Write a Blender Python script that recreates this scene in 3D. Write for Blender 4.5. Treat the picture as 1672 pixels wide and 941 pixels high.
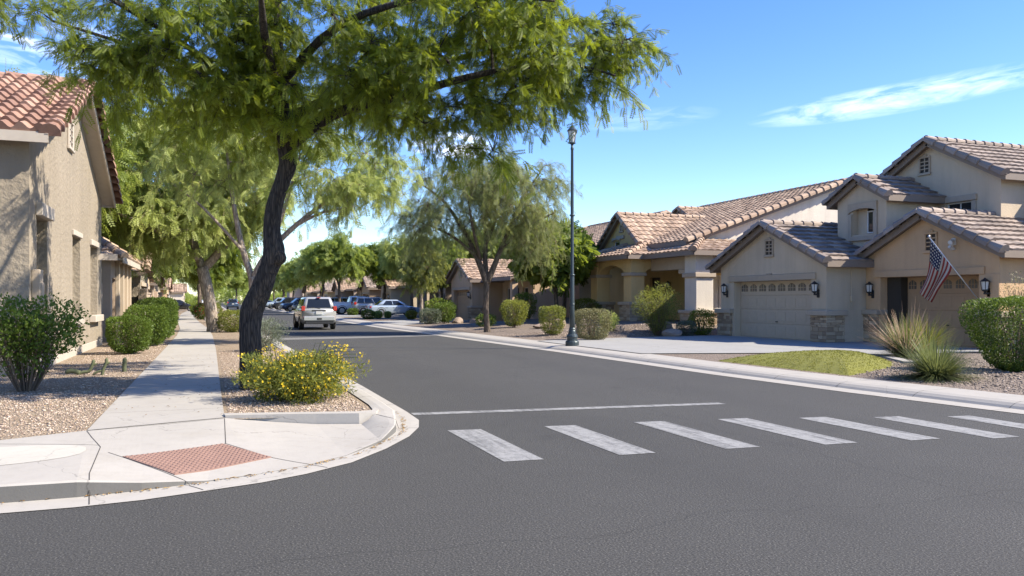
import bpy, bmesh, math, random
import numpy as np
from mathutils import Vector, Matrix
R = math.radians
for o in list(bpy.data.objects): bpy.data.objects.remove(o)
scn = bpy.context.scene
COL = scn.collection
# ------------------------------------------------------------------ camera
cam = bpy.data.cameras.new('camera'); camo = bpy.data.objects.new('camera', cam); COL.objects.link(camo)
camo.location = (0, 0, 1.55); camo.rotation_euler = (R(90), 0, R(-20.7))
cam.lens = 36*1300/1672; cam.shift_y = 19.5/1672; cam.clip_start = .05; cam.clip_end = 6000
scn.camera = camo
# ------------------------------------------------------------------ sky
SUN_EL, SUN_AZ = R(42), math.atan2(.88, -.475)      # azimuth measured from +Y towards +X
w = bpy.data.worlds.new('World'); scn.world = w; w.use_nodes = True
nt = w.node_tree; nt.nodes.clear()
def N(t, **kw):
    n = nt.nodes.new(t)
    for k, v in kw.items(): setattr(n, k, v)
    return n
def L(a, b): nt.links.new(a, b)
def M_(op, a, b=None, c=None):
    n = N('ShaderNodeMath', operation=op)
    for i, v in enumerate((a, b, c)):
        if v is None: continue
        if isinstance(v, (int, float)): n.inputs[i].default_value = v
        else: L(v, n.inputs[i])
    return n.outputs[0]
sky = N('ShaderNodeTexSky', sky_type='NISHITA'); sky.sun_disc = False
sky.sun_elevation = SUN_EL; sky.sun_rotation = SUN_AZ; sky.air_density = 1.0; sky.dust_density = .25; sky.ozone_density = 2.6; sky.altitude = 400
tc = N('ShaderNodeTexCoord'); sep = N('ShaderNodeSeparateXYZ'); L(tc.outputs['Generated'], sep.inputs[0])
az = M_('ARCTAN2', sep.outputs[0], sep.outputs[1]); el = M_('ARCSINE', sep.outputs[2])
cmb = N('ShaderNodeCombineXYZ')
def cloud(az0, el0, wa, we, tilt, seed, amt):
    da = M_('SUBTRACT', az, R(az0)); de = M_('SUBTRACT', el, R(el0))
    de = M_('SUBTRACT', de, M_('MULTIPLY', da, tilt))
    q = M_('ADD', M_('POWER', M_('DIVIDE', M_('ABSOLUTE', da), R(wa)), 2.2), M_('POWER', M_('DIVIDE', M_('ABSOLUTE', de), R(we)), 2.0))
    mask = M_('MAXIMUM', M_('SUBTRACT', 1.0, q), 0.0)
    cx = N('ShaderNodeCombineXYZ'); L(M_('MULTIPLY', da, 9.0), cx.inputs[0]); L(M_('MULTIPLY', de, 42.0), cx.inputs[1]); cx.inputs[2].default_value = seed
    no = N('ShaderNodeTexNoise'); L(cx.outputs[0], no.inputs['Vector']); no.inputs['Scale'].default_value = 1.6; no.inputs['Detail'].default_value = 8; no.inputs['Roughness'].default_value = .62; no.inputs['Distortion'].default_value = .5
    d = M_('MAXIMUM', M_('SUBTRACT', no.outputs[0], .40), 0.0)
    return M_('MULTIPLY', M_('MULTIPLY', d, M_('POWER', mask, .8)), amt)
c = cloud(47.0, 12.9, 10.0, 1.0, .085, 1.3, 1.4)
for args in ((30.5, 12.6, 5, .8, .05, 4.2, .4), (16.2, 10.9, 3.2, 1.1, .0, 7.7, 5.0), (-9.0, 15.3, 6.5, 2.0, -.05, 9.1, 1.5), (70, 14, 10, 2.0, .1, 15.0, 4.0), (-40, 18, 14, 2.6, .05, 19.0, 4.0)):
    c = M_('ADD', c, cloud(*args))
cl = M_('MINIMUM', c, .92)
hsv = N('ShaderNodeHueSaturation'); hsv.inputs['Hue'].default_value = .515; hsv.inputs['Saturation'].default_value = 1.27; hsv.inputs['Value'].default_value = .77; L(sky.outputs[0], hsv.inputs['Color'])
mx = N('ShaderNodeMix', data_type='RGBA'); L(cl, mx.inputs['Factor']); L(hsv.outputs[0], mx.inputs['A']); mx.inputs['B'].default_value = (8.2, 8.5, 8.9, 1)
bg = N('ShaderNodeBackground'); bg.inputs['Strength'].default_value = .15; L(mx.outputs['Result'], bg.inputs['Color'])
wo = N('ShaderNodeOutputWorld'); L(bg.outputs[0], wo.inputs['Surface'])
# ------------------------------------------------------------------ sun
sl = bpy.data.lights.new('sun', 'SUN'); sl.energy = 4.5; sl.angle = R(.55); sl.color = (1, .91, .77)
so = bpy.data.objects.new('sun', sl); COL.objects.link(so)
sd = Vector((math.sin(SUN_AZ)*math.cos(SUN_EL), math.cos(SUN_AZ)*math.cos(SUN_EL), math.sin(SUN_EL)))
so.rotation_euler = sd.to_track_quat('Z', 'Y').to_euler(); so.location = sd*60
scn.view_settings.view_transform = 'Standard'; scn.view_settings.look = 'None'
scn.view_settings.exposure = 1.3; scn.view_settings.gamma = 1; scn.view_settings.use_curve_mapping = False
scn.cycles.use_denoising = True
scn.cycles.max_bounces = 8; scn.cycles.diffuse_bounces = 4; scn.cycles.transparent_max_bounces = 4; scn.cycles.transmission_bounces = 4
scn.cycles.sample_clamp_indirect = 6
# ------------------------------------------------------------------ materials
class NG:
    def __init__(s, name):
        s.m = bpy.data.materials.new(name); s.m.use_nodes = True; s.t = s.m.node_tree; s.t.nodes.clear()
        s.out = s.n('ShaderNodeOutputMaterial'); s.p = s.n('ShaderNodeBsdfPrincipled'); s.l(s.p.outputs[0], s.out.inputs[0])
        s.co = s.n('ShaderNodeTexCoord').outputs['Object']
    def n(s, t, **kw):
        n = s.t.nodes.new(t)
        for k, v in kw.items(): setattr(n, k, v)
        return n
    def l(s, a, b): s.t.links.new(a, b)
    def set(s, node, k, v):
        if isinstance(v, (int, float, tuple)): node.inputs[k].default_value = v
        else: s.l(v, node.inputs[k])
    def math(s, op, a, b=None, c=None):
        n = s.n('ShaderNodeMath', operation=op)
        for i, v in enumerate((a, b, c)):
            if v is not None: s.set(n, i, v)
        return n.outputs[0]
    def noise(s, sc, det=4, ro=.55, vec=None, dist=0):
        n = s.n('ShaderNodeTexNoise'); s.l(vec or s.co, n.inputs['Vector']); n.inputs['Scale'].default_value = sc; n.inputs['Detail'].default_value = det; n.inputs['Roughness'].default_value = ro; n.inputs['Distortion'].default_value = dist
        return n.outputs[0]
    def vor(s, sc, feat='F1', out='Distance', vec=None):
        n = s.n('ShaderNodeTexVoronoi', feature=feat); s.l(vec or s.co, n.inputs['Vector']); n.inputs['Scale'].default_value = sc
        return n.outputs[out]
    def scale(s, v):
        n = s.n('ShaderNodeMapping'); s.l(s.co, n.inputs['Vector']); n.inputs['Scale'].default_value = v; return n.outputs[0]
    def ramp(s, f, stops):
        n = s.n('ShaderNodeValToRGB'); s.set(n, 0, f); e = n.color_ramp.elements
        while len(e) < len(stops): e.new(.5)
        for i, (p, c) in enumerate(stops):
            e[i].position = p; e[i].color = (c, c, c, 1) if isinstance(c, (int, float)) else (*c, 1)
        return n.outputs[0]
    def mix(s, f, a, b, bt='MIX'):
        n = s.n('ShaderNodeMix', data_type='RGBA', blend_type=bt); s.set(n, 'Factor', f)
        for k, v in (('A', a), ('B', b)):
            if isinstance(v, tuple): n.inputs[k].default_value = (*v[:3], 1)
            else: s.l(v, n.inputs[k])
        return n.outputs['Result']
    def bump(s, h, st=.3, d=.01):
        n = s.n('ShaderNodeBump'); n.inputs['Strength'].default_value = st; n.inputs['Distance'].default_value = d; s.l(h, n.inputs['Height']); s.l(n.outputs[0], s.p.inputs['Normal'])
    def attr(s, name='tint'):
        n = s.n('ShaderNodeAttribute'); n.attribute_name = name; return n.outputs['Fac']
    def done(s, col=None, rough=.8, **kw):
        if col is not None:
            if isinstance(col, tuple): s.p.inputs['Base Color'].default_value = (*col, 1)
            else: s.l(col, s.p.inputs['Base Color'])
        s.set(s.p, 'Roughness', rough)
        for k, v in kw.items(): s.set(s.p, k, v)
        return s.m
def mul(c, k): return tuple(min(1, x*k) for x in c)
def plain(name, col, rough=.6, metal=0, amt=.12, sc=6, bump=.05, **kw):
    g = NG(name); f = g.noise(sc, 5)
    g.bump(g.noise(sc*14, 3), bump, .004)
    return g.done(g.mix(f, mul(col, 1-amt), mul(col, 1+amt)), rough, Metallic=metal, **kw)
def stucco(name, col, sc=38, st=.35):
    g = NG(name); big = g.noise(.55, 5, .6); mid = g.noise(7, 4); dr = g.noise(1, 4, .6, g.scale((3.0, 3.0, .35)))
    c = g.mix(g.ramp(big, [(.3, 0), (.7, 1)]), mul(col, .90), mul(col, 1.08))
    c = g.mix(g.math('MULTIPLY', g.ramp(dr, [(.46, 0), (.70, 1)]), .42), c, mul(col, .72))
    c = g.mix(g.math('MULTIPLY', mid, .22), c, mul(col, .80))
    h = g.math('ADD', g.noise(sc, 5, .65), g.math('MULTIPLY', g.vor(sc*.6), .5)); g.bump(h, st, .02)
    return g.done(c, .92)
def tilemat(name, ca, cb, cc):
    g = NG(name); t = g.attr(); f = g.noise(3, 5, .65); f2 = g.noise(40, 3)
    c = g.ramp(t, [(0, ca), (.5, cb), (1, cc)])
    c = g.mix(g.math('MULTIPLY', g.ramp(f, [(.42, 0), (.7, 1)]), .45), c, mul(cb, .55))
    c = g.mix(g.math('MULTIPLY', f2, .25), c, mul(cc, 1.1)); g.bump(f2, .25, .006)
    return g.done(c, .85)
def leafmat(name, a, b, tr=.45, tcol=None, back=None):
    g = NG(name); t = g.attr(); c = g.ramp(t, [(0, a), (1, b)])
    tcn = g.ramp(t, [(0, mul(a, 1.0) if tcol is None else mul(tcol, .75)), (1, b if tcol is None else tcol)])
    g.done(c, .55); g.p.inputs['Specular IOR Level'].default_value = .35
    ts = g.n('ShaderNodeBsdfTranslucent'); g.l(tcn, ts.inputs[0]); ms = g.n('ShaderNodeMixShader'); ms.inputs[0].default_value = tr
    g.l(g.p.outputs[0], ms.inputs[1]); g.l(ts.outputs[0], ms.inputs[2]); g.l(ms.outputs[0], g.out.inputs[0])
    return g.m
def barkmat(name, ca, cb, zs=.35, sc=9, st=1.0):
    g = NG(name); v = g.scale((1, 1, zs)); f = g.noise(sc, 6, .7, v, .6); r = g.vor(sc*1.4, 'DISTANCE_TO_EDGE', 'Distance', v)
    h = g.math('ADD', f, g.ramp(r, [(0, 0), (.25, .38)])); c = g.mix(g.ramp(h, [(.42, 0), (1.0, 1)]), ca, cb); g.bump(h, st, .035)
    return g.done(c, .95)
def concrete(name, col, joints=None, jy=None):
    g = NG(name); f = g.noise(.9, 6, .6); f2 = g.noise(60, 3); f3 = g.noise(7, 5, .7)
    c = g.mix(f, mul(col, .84), mul(col, 1.1)); c = g.mix(g.math('MULTIPLY', g.ramp(f3, [(.48, 0), (.74, 1)]), .36), c, mul(col, .68)); c = g.mix(g.math('MULTIPLY', f2, .18), c, mul(col, .72))
    st = g.noise(1.7, 5, .7); c = g.mix(g.math('MULTIPLY', g.ramp(st, [(.56, 0), (.66, 1)]), .16), c, mul((col[0], col[1]*.93, col[2]*.8), .7))
    cr = g.vor(.55, 'DISTANCE_TO_EDGE', 'Distance', None); crk = g.n('ShaderNodeTexVoronoi', feature='DISTANCE_TO_EDGE')
    wv = g.n('ShaderNodeVectorMath', operation='ADD'); nv = g.n('ShaderNodeTexNoise'); g.l(g.co, nv.inputs['Vector']); nv.inputs['Scale'].default_value = 1.6; nv.inputs['Detail'].default_value = 6
    g.l(g.co, wv.inputs[0]); g.l(nv.outputs['Color'], wv.inputs[1]); g.l(wv.outputs[0], crk.inputs['Vector']); crk.inputs['Scale'].default_value = .42
    line = g.math('LESS_THAN', crk.outputs['Distance'], .0026)
    c = g.mix(g.math('MULTIPLY', line, .38), c, mul(col, .3))
    if joints:
        s = g.n('ShaderNodeSeparateXYZ'); g.l(g.co, s.inputs[0])
        for ax, period, off in joints:
            q = g.math('ABSOLUTE', g.math('SUBTRACT', g.math('FRACT', g.math('DIVIDE', g.math('ADD', s.outputs[ax], off), period)), .5))
            c = g.mix(g.math('MULTIPLY', g.math('LESS_THAN', q, .008/period), .75), c, mul(col, .25))
    g.bump(g.math('ADD', f2, f3), .18, .006)
    return g.done(c, .9)
def gravelmat(name, ca, cb, cc, sc=26):
    g = NG(name)
    n = g.n('ShaderNodeTexVoronoi'); g.l(g.co, n.inputs['Vector']); n.inputs['Scale'].default_value = sc; n.inputs['Randomness'].default_value = 1
    s = g.n('ShaderNodeSeparateColor'); g.l(n.outputs['Color'], s.inputs[0])
    c = g.ramp(s.outputs[0], [(0, ca), (.5, cb), (1, cc)])
    big = g.noise(.7, 5); c = g.mix(g.math('MULTIPLY', g.ramp(big, [(.4, 0), (.7, 1)]), .35), c, mul(cb, .65))
    c = g.mix(g.ramp(n.outputs['Distance'], [(.3, 0), (.85, .75)]), c, mul(ca, .3))
    h = g.math('SUBTRACT', 1, n.outputs['Distance']); g.bump(h, .9, .03)
    return g.done(c, .95)
def asphalt():
    g = NG('asphalt'); s = g.n('ShaderNodeSeparateXYZ'); g.l(g.co, s.inputs[0])
    big = g.noise(.22, 6, .6); fine = g.noise(75, 2, .7); sp = g.vor(48); mid = g.noise(2.2, 6, .7)
    base = (.0492, .0474, .0427)
    c = g.mix(g.ramp(big, [(.3, 0), (.7, 1)]), mul(base, .86), mul(base, 1.14)); c = g.mix(g.math('MULTIPLY', g.ramp(mid, [(.45, 0), (.75, 1)]), .3), c, mul(base, 1.3))
    c = g.mix(g.ramp(fine, [(.36, .9), (.56, 0)]), c, mul(base, .35))
    c = g.mix(g.ramp(fine, [(.58, 0), (.72, .8)]), c, mul(base, 3.8))
    lane = g.math('ABSOLUTE', g.math('SUBTRACT', g.math('ABSOLUTE', g.math('SUBTRACT', s.outputs[0], 5.9)), 1.75))
    c = g.mix(g.math('MULTIPLY', g.ramp(g.math('ADD', lane, g.math('MULTIPLY', mid, .5)), [(.2, 1), (1.1, 0)]), .26), c, mul(base, .62))
    spot = g.vor(.75, 'F1', 'Distance'); c = g.mix(g.math('MULTIPLY', g.math('MULTIPLY', g.ramp(spot, [(.05, 1), (.22, 0)]), g.ramp(mid, [(.45, 0), (.6, 1)])), .6), c, mul(base, .4))
    pt = g.noise(.35, 2, .4, None, .3); c = g.mix(g.math('MULTIPLY', g.ramp(pt, [(.60, 0), (.625, 1)]), .26), c, mul(base, .7))
    def seam(ax, pos, other, amp, wd, k):
        nz = g.n('ShaderNodeTexNoise', noise_dimensions='1D'); g.l(s.outputs[other], nz.inputs['W']); nz.inputs['Scale'].default_value = .45; nz.inputs['Detail'].default_value = 6
        q = g.math('ABSOLUTE', g.math('SUBTRACT', g.math('SUBTRACT', s.outputs[ax], pos), g.math('MULTIPLY', nz.outputs[0], amp)))
        return g.math('MULTIPLY', g.math('LESS_THAN', q, wd), k)
    c = g.mix(seam(1, 23.6, 0, .9, .05, .7), c, mul(base, .25))
    c = g.mix(seam(0, 5.4, 1, .7, .009, .5), c, mul(base, .3)); c = g.mix(seam(1, 3.9, 0, 1.6, .007, .5), c, mul(base, .3))
    wv = g.n('ShaderNodeVectorMath', operation='ADD'); nv = g.n('ShaderNodeTexNoise'); g.l(g.co, nv.inputs['Vector']); nv.inputs['Scale'].default_value = .8; nv.inputs['Detail'].default_value = 7
    g.l(g.co, wv.inputs[0]); g.l(nv.outputs['Color'], wv.inputs[1]); ck = g.n('ShaderNodeTexVoronoi', feature='DISTANCE_TO_EDGE'); g.l(wv.outputs[0], ck.inputs['Vector']); ck.inputs['Scale'].default_value = .27
    c = g.mix(g.math('MULTIPLY', g.math('LESS_THAN', ck.outputs['Distance'], .0014), .28), c, mul(base, .3))
    g.bump(g.math('ADD', fine, g.math('MULTIPLY', sp, .6)), .5, .012)
    return g.done(c, .88)
def paintmat():
    g = NG('road_paint'); f = g.noise(9, 6, .75); f2 = g.noise(60, 3, .7); st = g.noise(1, 4, .6, g.scale((14, .9, 1)))
    k = g.math('ADD', g.math('MULTIPLY', g.ramp(f, [(.44, 0), (.68, .8)]), .75), g.math('MULTIPLY', g.ramp(f2, [(.52, 0), (.68, 1)]), .55))
    k = g.math('ADD', k, g.math('MULTIPLY', g.ramp(st, [(.48, 0), (.66, 1)]), .55))
    c = g.mix(g.math('MINIMUM', k, .9), (.26, .258, .25), (.085, .085, .083)); g.bump(f2, .3, .005)
    return g.done(c, .8)
def glassmat(name, col=(.02, .025, .03), rough=.06):
    g = NG(name); f = g.noise(1.3, 3); return g.done(g.mix(f, mul(col, .6), mul(col, 1.5)), rough, **{'Specular IOR Level': .6})
MT = {}
MT['asphalt'] = asphalt(); MT['paint'] = paintmat()
MT['conc'] = concrete('concrete', (.36, .337, .30)); MT['walk'] = concrete('sidewalk_concrete', (.345, .323, .288), [(1, 1.52, .3)])
MT['gutter'] = concrete('gutter_concrete', (.16, .155, .145)); MT['drive'] = concrete('driveway_concrete', (.285, .28, .265), [(0, 2.9, .4), (1, 3.05, .9)])
MT['gravel'] = gravelmat('gravel_tan', (.24, .17, .11), (.38, .29, .195), (.52, .425, .31), 38)
MT['gravelb'] = gravelmat('gravel_brown', (.15, .115, .09), (.25, .195, .15), (.36, .29, .235), 34)
MT['dirt'] = plain('dry_ground', (.27, .21, .15), .95, amt=.2, sc=.6, bump=.3)
MT['tact'] = plain('tactile_brick', (.225, .135, .105), .85, amt=.2, sc=5)
MT['lawn'] = None
MT['st_grey'] = stucco('stucco_grey_beige', (.54, .44, .315)); MT['st_warm'] = stucco('stucco_warm_tan', (.58, .38, .215))
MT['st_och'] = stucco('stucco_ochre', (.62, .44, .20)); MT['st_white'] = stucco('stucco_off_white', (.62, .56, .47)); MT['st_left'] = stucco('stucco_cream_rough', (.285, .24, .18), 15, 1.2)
MT['st_tan'] = stucco('stucco_tan', (.52, .375, .24)); MT['st_pink'] = stucco('stucco_rose_beige', (.39, .305, .23))
MT['trim'] = plain('trim_taupe', (.40, .325, .24), .8); MT['trim_l'] = plain('trim_cream', (.42, .37, .31), .8); MT['fascia'] = plain('fascia_brown', (.21, .165, .13), .7)
MT['tile_g'] = tilemat('tile_grey_brown', (.13, .105, .09), (.24, .19, .155), (.36, .29, .24))
MT['tile_b'] = tilemat('tile_brown', (.17, .115, .08), (.31, .21, .145), (.43, .32, .23))
MT['tile_r'] = tilemat('tile_terracotta', (.15, .08, .06), (.27, .15, .105), (.37, .24, .18))
MT['door_g'] = plain('garage_door_paint', (.50, .40, .285), .55); MT['door_w'] = plain('garage_door_tan', (.40, .255, .14), .55)
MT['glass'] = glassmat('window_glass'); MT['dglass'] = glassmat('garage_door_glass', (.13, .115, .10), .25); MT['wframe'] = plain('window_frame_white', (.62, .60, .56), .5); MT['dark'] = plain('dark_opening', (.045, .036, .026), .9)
MT['door_d'] = plain('dark_wood_door', (.05, .032, .022), .6); MT['wood'] = plain('weathered_wood', (.30, .21, .14), .9, amt=.3, sc=9)
MT['black'] = plain('black_metal', (.018, .018, .02), .45); MT['lglass'] = plain('lantern_glass', (.55, .55, .52), .25)
MT['post'] = plain('lamp_post_green_black', (.045, .06, .064), .4, .35, sc=3); MT['pole'] = plain('aluminium_pole', (.55, .55, .54), .35, .6)
MT['rubber'] = plain('tyre_rubber', (.018, .018, .018), .85); MT['rim'] = plain('alloy_rim', (.5, .5, .5), .3, .8); MT['plast'] = plain('black_plastic', (.025, .025, .027), .5)
MT['tail'] = plain('tail_light_red', (.38, .03, .018), .2); MT['lamp'] = plain('lamp_clear', (.7, .7, .68), .15); MT['plate'] = plain('number_plate', (.5, .5, .48), .4)
MT['cglass'] = glassmat('car_glass', (.012, .014, .016), .04)
def carpaint(n, col, met=.35): return plain(n, col, .25, met, amt=.03, bump=.0, **{'Coat Weight': .6})
MT['c_silver'] = carpaint('paint_silver', (.40, .405, .40)); MT['c_blue'] = carpaint('paint_pale_blue', (.40, .47, .53)); MT['c_white'] = carpaint('paint_white', (.66, .66, .64), 0)
MT['c_black'] = carpaint('paint_black', (.025, .027, .03)); MT['c_grey'] = carpaint('paint_grey', (.14, .16, .18)); MT['c_navy'] = carpaint('paint_navy', (.05, .08, .13))
g = NG('stone_veneer'); t = g.attr(); f = g.noise(22, 5)
g.bump(f, .6, .015); MT['stone'] = g.done(g.mix(g.math('MULTIPLY', f, .5), g.ramp(t, [(0, (.28, .195, .12)), (.5, (.46, .345, .22)), (1, (.60, .48, .33))]), (.2, .15, .11)), .92)
g = NG('boulder'); f = g.noise(6, 6, .7); g.bump(f, .8, .05); MT['rock'] = g.done(g.mix(f, (.15, .11, .085), (.40, .31, .24)), .95)
MT['bark_d'] = barkmat('bark_dark', (.007, .0055, .005), (.08, .063, .05), .11, 15, 1.0); MT['bark_l'] = barkmat('bark_pale', (.15, .115, .085), (.40, .34, .28), .25, 9, .5); MT['bark_m'] = barkmat('bark_brown', (.04, .03, .022), (.19, .145, .105), .15, 14, .8)
MT['lf_main'] = leafmat('leaf_mesquite', (.034, .056, .007), (.18, .23, .024), .43, (.43, .51, .035))
MT['lf_light'] = leafmat('leaf_light_green', (.17, .22, .05), (.40, .45, .14), .5, (.56, .62, .17))
MT['lf_olive'] = leafmat('leaf_olive', (.14, .165, .06), (.30, .335, .125), .45, (.44, .48, .14))
MT['lf_mid'] = leafmat('leaf_mid_green', (.11, .155, .03), (.27, .33, .08), .48, (.44, .52, .09))
MT['lf_dark'] = leafmat('leaf_dark_green', (.05, .085, .014), (.18, .235, .035), .45, (.34, .42, .045))
MT['lf_hedge'] = leafmat('leaf_hedge', (.035, .066, .010), (.13, .19, .024), .32, (.18, .26, .035))
MT['lf_grey'] = leafmat('leaf_grey_green', (.085, .105, .07), (.19, .22, .15), .25, (.2, .24, .14))
MT['lf_yel'] = leafmat('leaf_yellow_green', (.09, .115, .02), (.24, .26, .055), .4, (.34, .36, .06))
MT['lf_tan'] = leafmat('leaf_tan_green', (.14, .13, .06), (.26, .25, .12), .3, (.3, .28, .12))
MT['fl_yel'] = leafmat('petal_yellow', (.62, .40, .015), (.80, .62, .03), .35, (.8, .6, .03)); MT['fl_red'] = leafmat('petal_red', (.25, .03, .02), (.42, .06, .03), .3)
MT['plume'] = leafmat('grass_plume', (.36, .22, .16), (.55, .40, .28), .4); MT['blade'] = leafmat('grass_blade', (.045, .07, .025), (.17, .20, .075), .35, (.25, .28, .09)); MT['blade_y'] = leafmat('grass_blade_yellow', (.10, .12, .02), (.34, .34, .04), .4)
MT['cactus'] = plain('cactus_skin', (.085, .095, .045), .8, amt=.3, sc=20); MT['stem'] = plain('twig_brown', (.13, .095, .065), .9)
MT['lawnblade'] = leafmat('lawn_blade', (.12, .125, .014), (.22, .21, .03), .3, (.26, .26, .03)); MT['lawn'] = plain('lawn_soil', (.155, .155, .022), .95, amt=.35, sc=8, bump=.4)
# ------------------------------------------------------------------ helpers
def link(name, me, m, parent=None):
    o = bpy.data.objects.new(name, me); COL.objects.link(o)
    if m is not None: me.materials.append(m)
    if parent is not None: o.parent = parent
    return o
def tag(o, label=None, cat=None, group=None, kind=None):
    if label: o['label'] = label
    if cat: o['category'] = cat
    if group: o['group'] = group
    if kind: o['kind'] = kind
    return o
def empty(name, loc=(0, 0, 0), rz=0):
    o = bpy.data.objects.new(name, None); COL.objects.link(o); o.location = loc; o.rotation_euler = (0, 0, rz); o.empty_display_size = .2; return o
def copy_tree(o, parent=None):
    c = o.copy(); COL.objects.link(c); c.parent = parent
    if 'label' in c and parent is None: c['label'] = ''
    for ch in o.children: copy_tree(ch, c)
    return c
class MB:
    def __init__(s): s.v = []; s.f = []; s.t = []; s.has = False
    def add(s, vs, fs, tint=None):
        b = len(s.v); s.v.extend(tuple(p) for p in vs); s.f.extend(tuple(b+i for i in f) for f in fs)
        if tint is not None: s.has = True
        s.t.extend([.5 if tint is None else tint]*len(vs))
    def quad(s, a, b, c, d, tint=None): s.add((a, b, c, d), ((0, 1, 2, 3),), tint)
    def hexa(s, p, tint=None): s.add(p, ((0, 3, 2, 1), (4, 5, 6, 7), (0, 1, 5, 4), (1, 2, 6, 5), (2, 3, 7, 6), (3, 0, 4, 7)), tint)
    def box(s, x0, x1, y0, y1, z0, z1, tint=None):
        s.hexa(((x0, y0, z0), (x1, y0, z0), (x1, y1, z0), (x0, y1, z0), (x0, y0, z1), (x1, y0, z1), (x1, y1, z1), (x0, y1, z1)), tint)
    def cbox(s, x0, x1, y0, y1, z0, z1, c=.01, tint=None):   # chamfered box
        r = []
        for z, i in ((z0, c), (z0+c, 0), (z1-c, 0), (z1, c)):
            k = c if i == 0 else c*2
            a0, a1, b0, b1 = x0+i, x1-i, y0+i, y1-i; e = c
            r.append([(a0+e, b0, z), (a1-e, b0, z), (a1, b0+e, z), (a1, b1-e, z), (a1-e, b1, z), (a0+e, b1, z), (a0, b1-e, z), (a0, b0+e, z)])
        vs = [p for q in r for p in q]; fs = [tuple(range(7, -1, -1)), tuple(range(24, 32))]
        for k in range(3):
            for i in range(8): j = (i+1) % 8; fs.append((k*8+i, k*8+j, k*8+8+j, k*8+8+i))
        s.add(vs, fs, tint)
    def bar(s, p0, p1, wd, h, up=(0, 0, 1), tint=None):
        p0, p1, up = Vector(p0), Vector(p1), Vector(up); d = (p1-p0).normalized(); sd_ = d.cross(up).normalized(); u = sd_.cross(d)
        a, b = sd_*wd/2, u*h/2
        s.hexa((p0-a-b, p0+a-b, p1+a-b, p1-a-b, p0-a+b, p0+a+b, p1+a+b, p1-a+b), tint)
    def tube(s, pts, rad, n=8, cap=True, tint=None):
        pts = [Vector(p) for p in pts]; vs = []; fs = []; px = None
        for i, p in enumerate(pts):
            d = (pts[min(i+1, len(pts)-1)]-pts[max(i-1, 0)]).normalized()
            if px is None: px = d.orthogonal().normalized()
            px = (px-d*px.dot(d)).normalized(); py = d.cross(px); r = rad[i] if hasattr(rad, '__len__') else rad
            for k in range(n):
                a = 2*math.pi*k/n; vs.append(p+(px*math.cos(a)+py*math.sin(a))*r)
        for i in range(len(pts)-1):
            for k in range(n): j = (k+1) % n; fs.append((i*n+k, i*n+j, i*n+n+j, i*n+n+k))
        if cap: fs.append(tuple(range(n-1, -1, -1))); fs.append(tuple((len(pts)-1)*n+k for k in range(n)))
        s.add(vs, fs, tint)
    def lathe(s, c, prof, n=16, tint=None):   # prof: (r, z)
        vs = [(c[0]+r*math.cos(2*math.pi*k/n), c[1]+r*math.sin(2*math.pi*k/n), c[2]+z) for r, z in prof for k in range(n)]; fs = []
        for i in range(len(prof)-1):
            for k in range(n): j = (k+1) % n; fs.append((i*n+k, i*n+j, i*n+n+j, i*n+n+k))
        fs.append(tuple(range(n-1, -1, -1))); fs.append(tuple((len(prof)-1)*n+k for k in range(n))); s.add(vs, fs, tint)
    def build(s, name, m, parent=None, smooth=False):
        me = bpy.data.meshes.new(name); me.from_pydata(s.v, [], s.f); me.update()
        if s.has:
            a = me.attributes.new('tint', 'FLOAT', 'POINT'); a.data.foreach_set('value', np.array(s.t, dtype=np.float32))
        if smooth: me.polygons.foreach_set('use_smooth', [True]*len(me.polygons))
        return link(name, me, m, parent)
def build_np(name, V, F, m, parent=None, tint=None, smooth=False):
    me = bpy.data.meshes.new(name); V = np.ascontiguousarray(V, dtype=np.float32); F = np.ascontiguousarray(F, dtype=np.int32); k = F.shape[1]
    me.vertices.add(len(V)); me.vertices.foreach_set('co', V.ravel()); me.loops.add(F.size); me.loops.foreach_set('vertex_index', F.ravel())
    me.polygons.add(len(F)); me.polygons.foreach_set('loop_start', np.arange(0, F.size, k, dtype=np.int32))
    if smooth: me.polygons.foreach_set('use_smooth', np.ones(len(F), dtype=bool))
    me.update(calc_edges=True); me.validate()
    if tint is not None:
        a = me.attributes.new('tint', 'FLOAT', 'POINT'); a.data.foreach_set('value', np.ascontiguousarray(tint, dtype=np.float32))
    return link(name, me, m, parent)
# ------------------------------------------------------------------ ground, roads, pavements
def lerp(a, b, t): return a+(b-a)*t
def sstep(a, b, x): t = max(0, min(1, (x-a)/(b-a))); return t*t*(3-2*t)
def poly_sheet(name, pts, z, m, kind='structure'):
    bm = bmesh.new(); vs = [bm.verts.new((x, y, z)) for x, y in pts]; f = bm.faces.new(vs)
    if f.normal.z < 0: f.normal_flip()
    bm.faces.ensure_lookup_table(); bmesh.ops.triangulate(bm, faces=bm.faces[:]); me = bpy.data.meshes.new(name); bm.to_mesh(me); bm.free()
    for p in me.polygons:
        if p.normal.z < 0: p.flip()
    return tag(link(name, me, m), kind=kind)
poly_sheet('ground', [(-3000, -2000), (3000, -2000), (3000, 4000), (-3000, 4000)], -.06, MT['dirt'])
poly_sheet('road', [(-120, -60), (10.6, -60), (10.6, 12), (10.2, 60), (10.2, 420), (1.9, 420), (1.9, 12), (1.9, 9.5), (-.5, 7.4), (-120, 7.4)], 0, MT['asphalt'])
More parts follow.
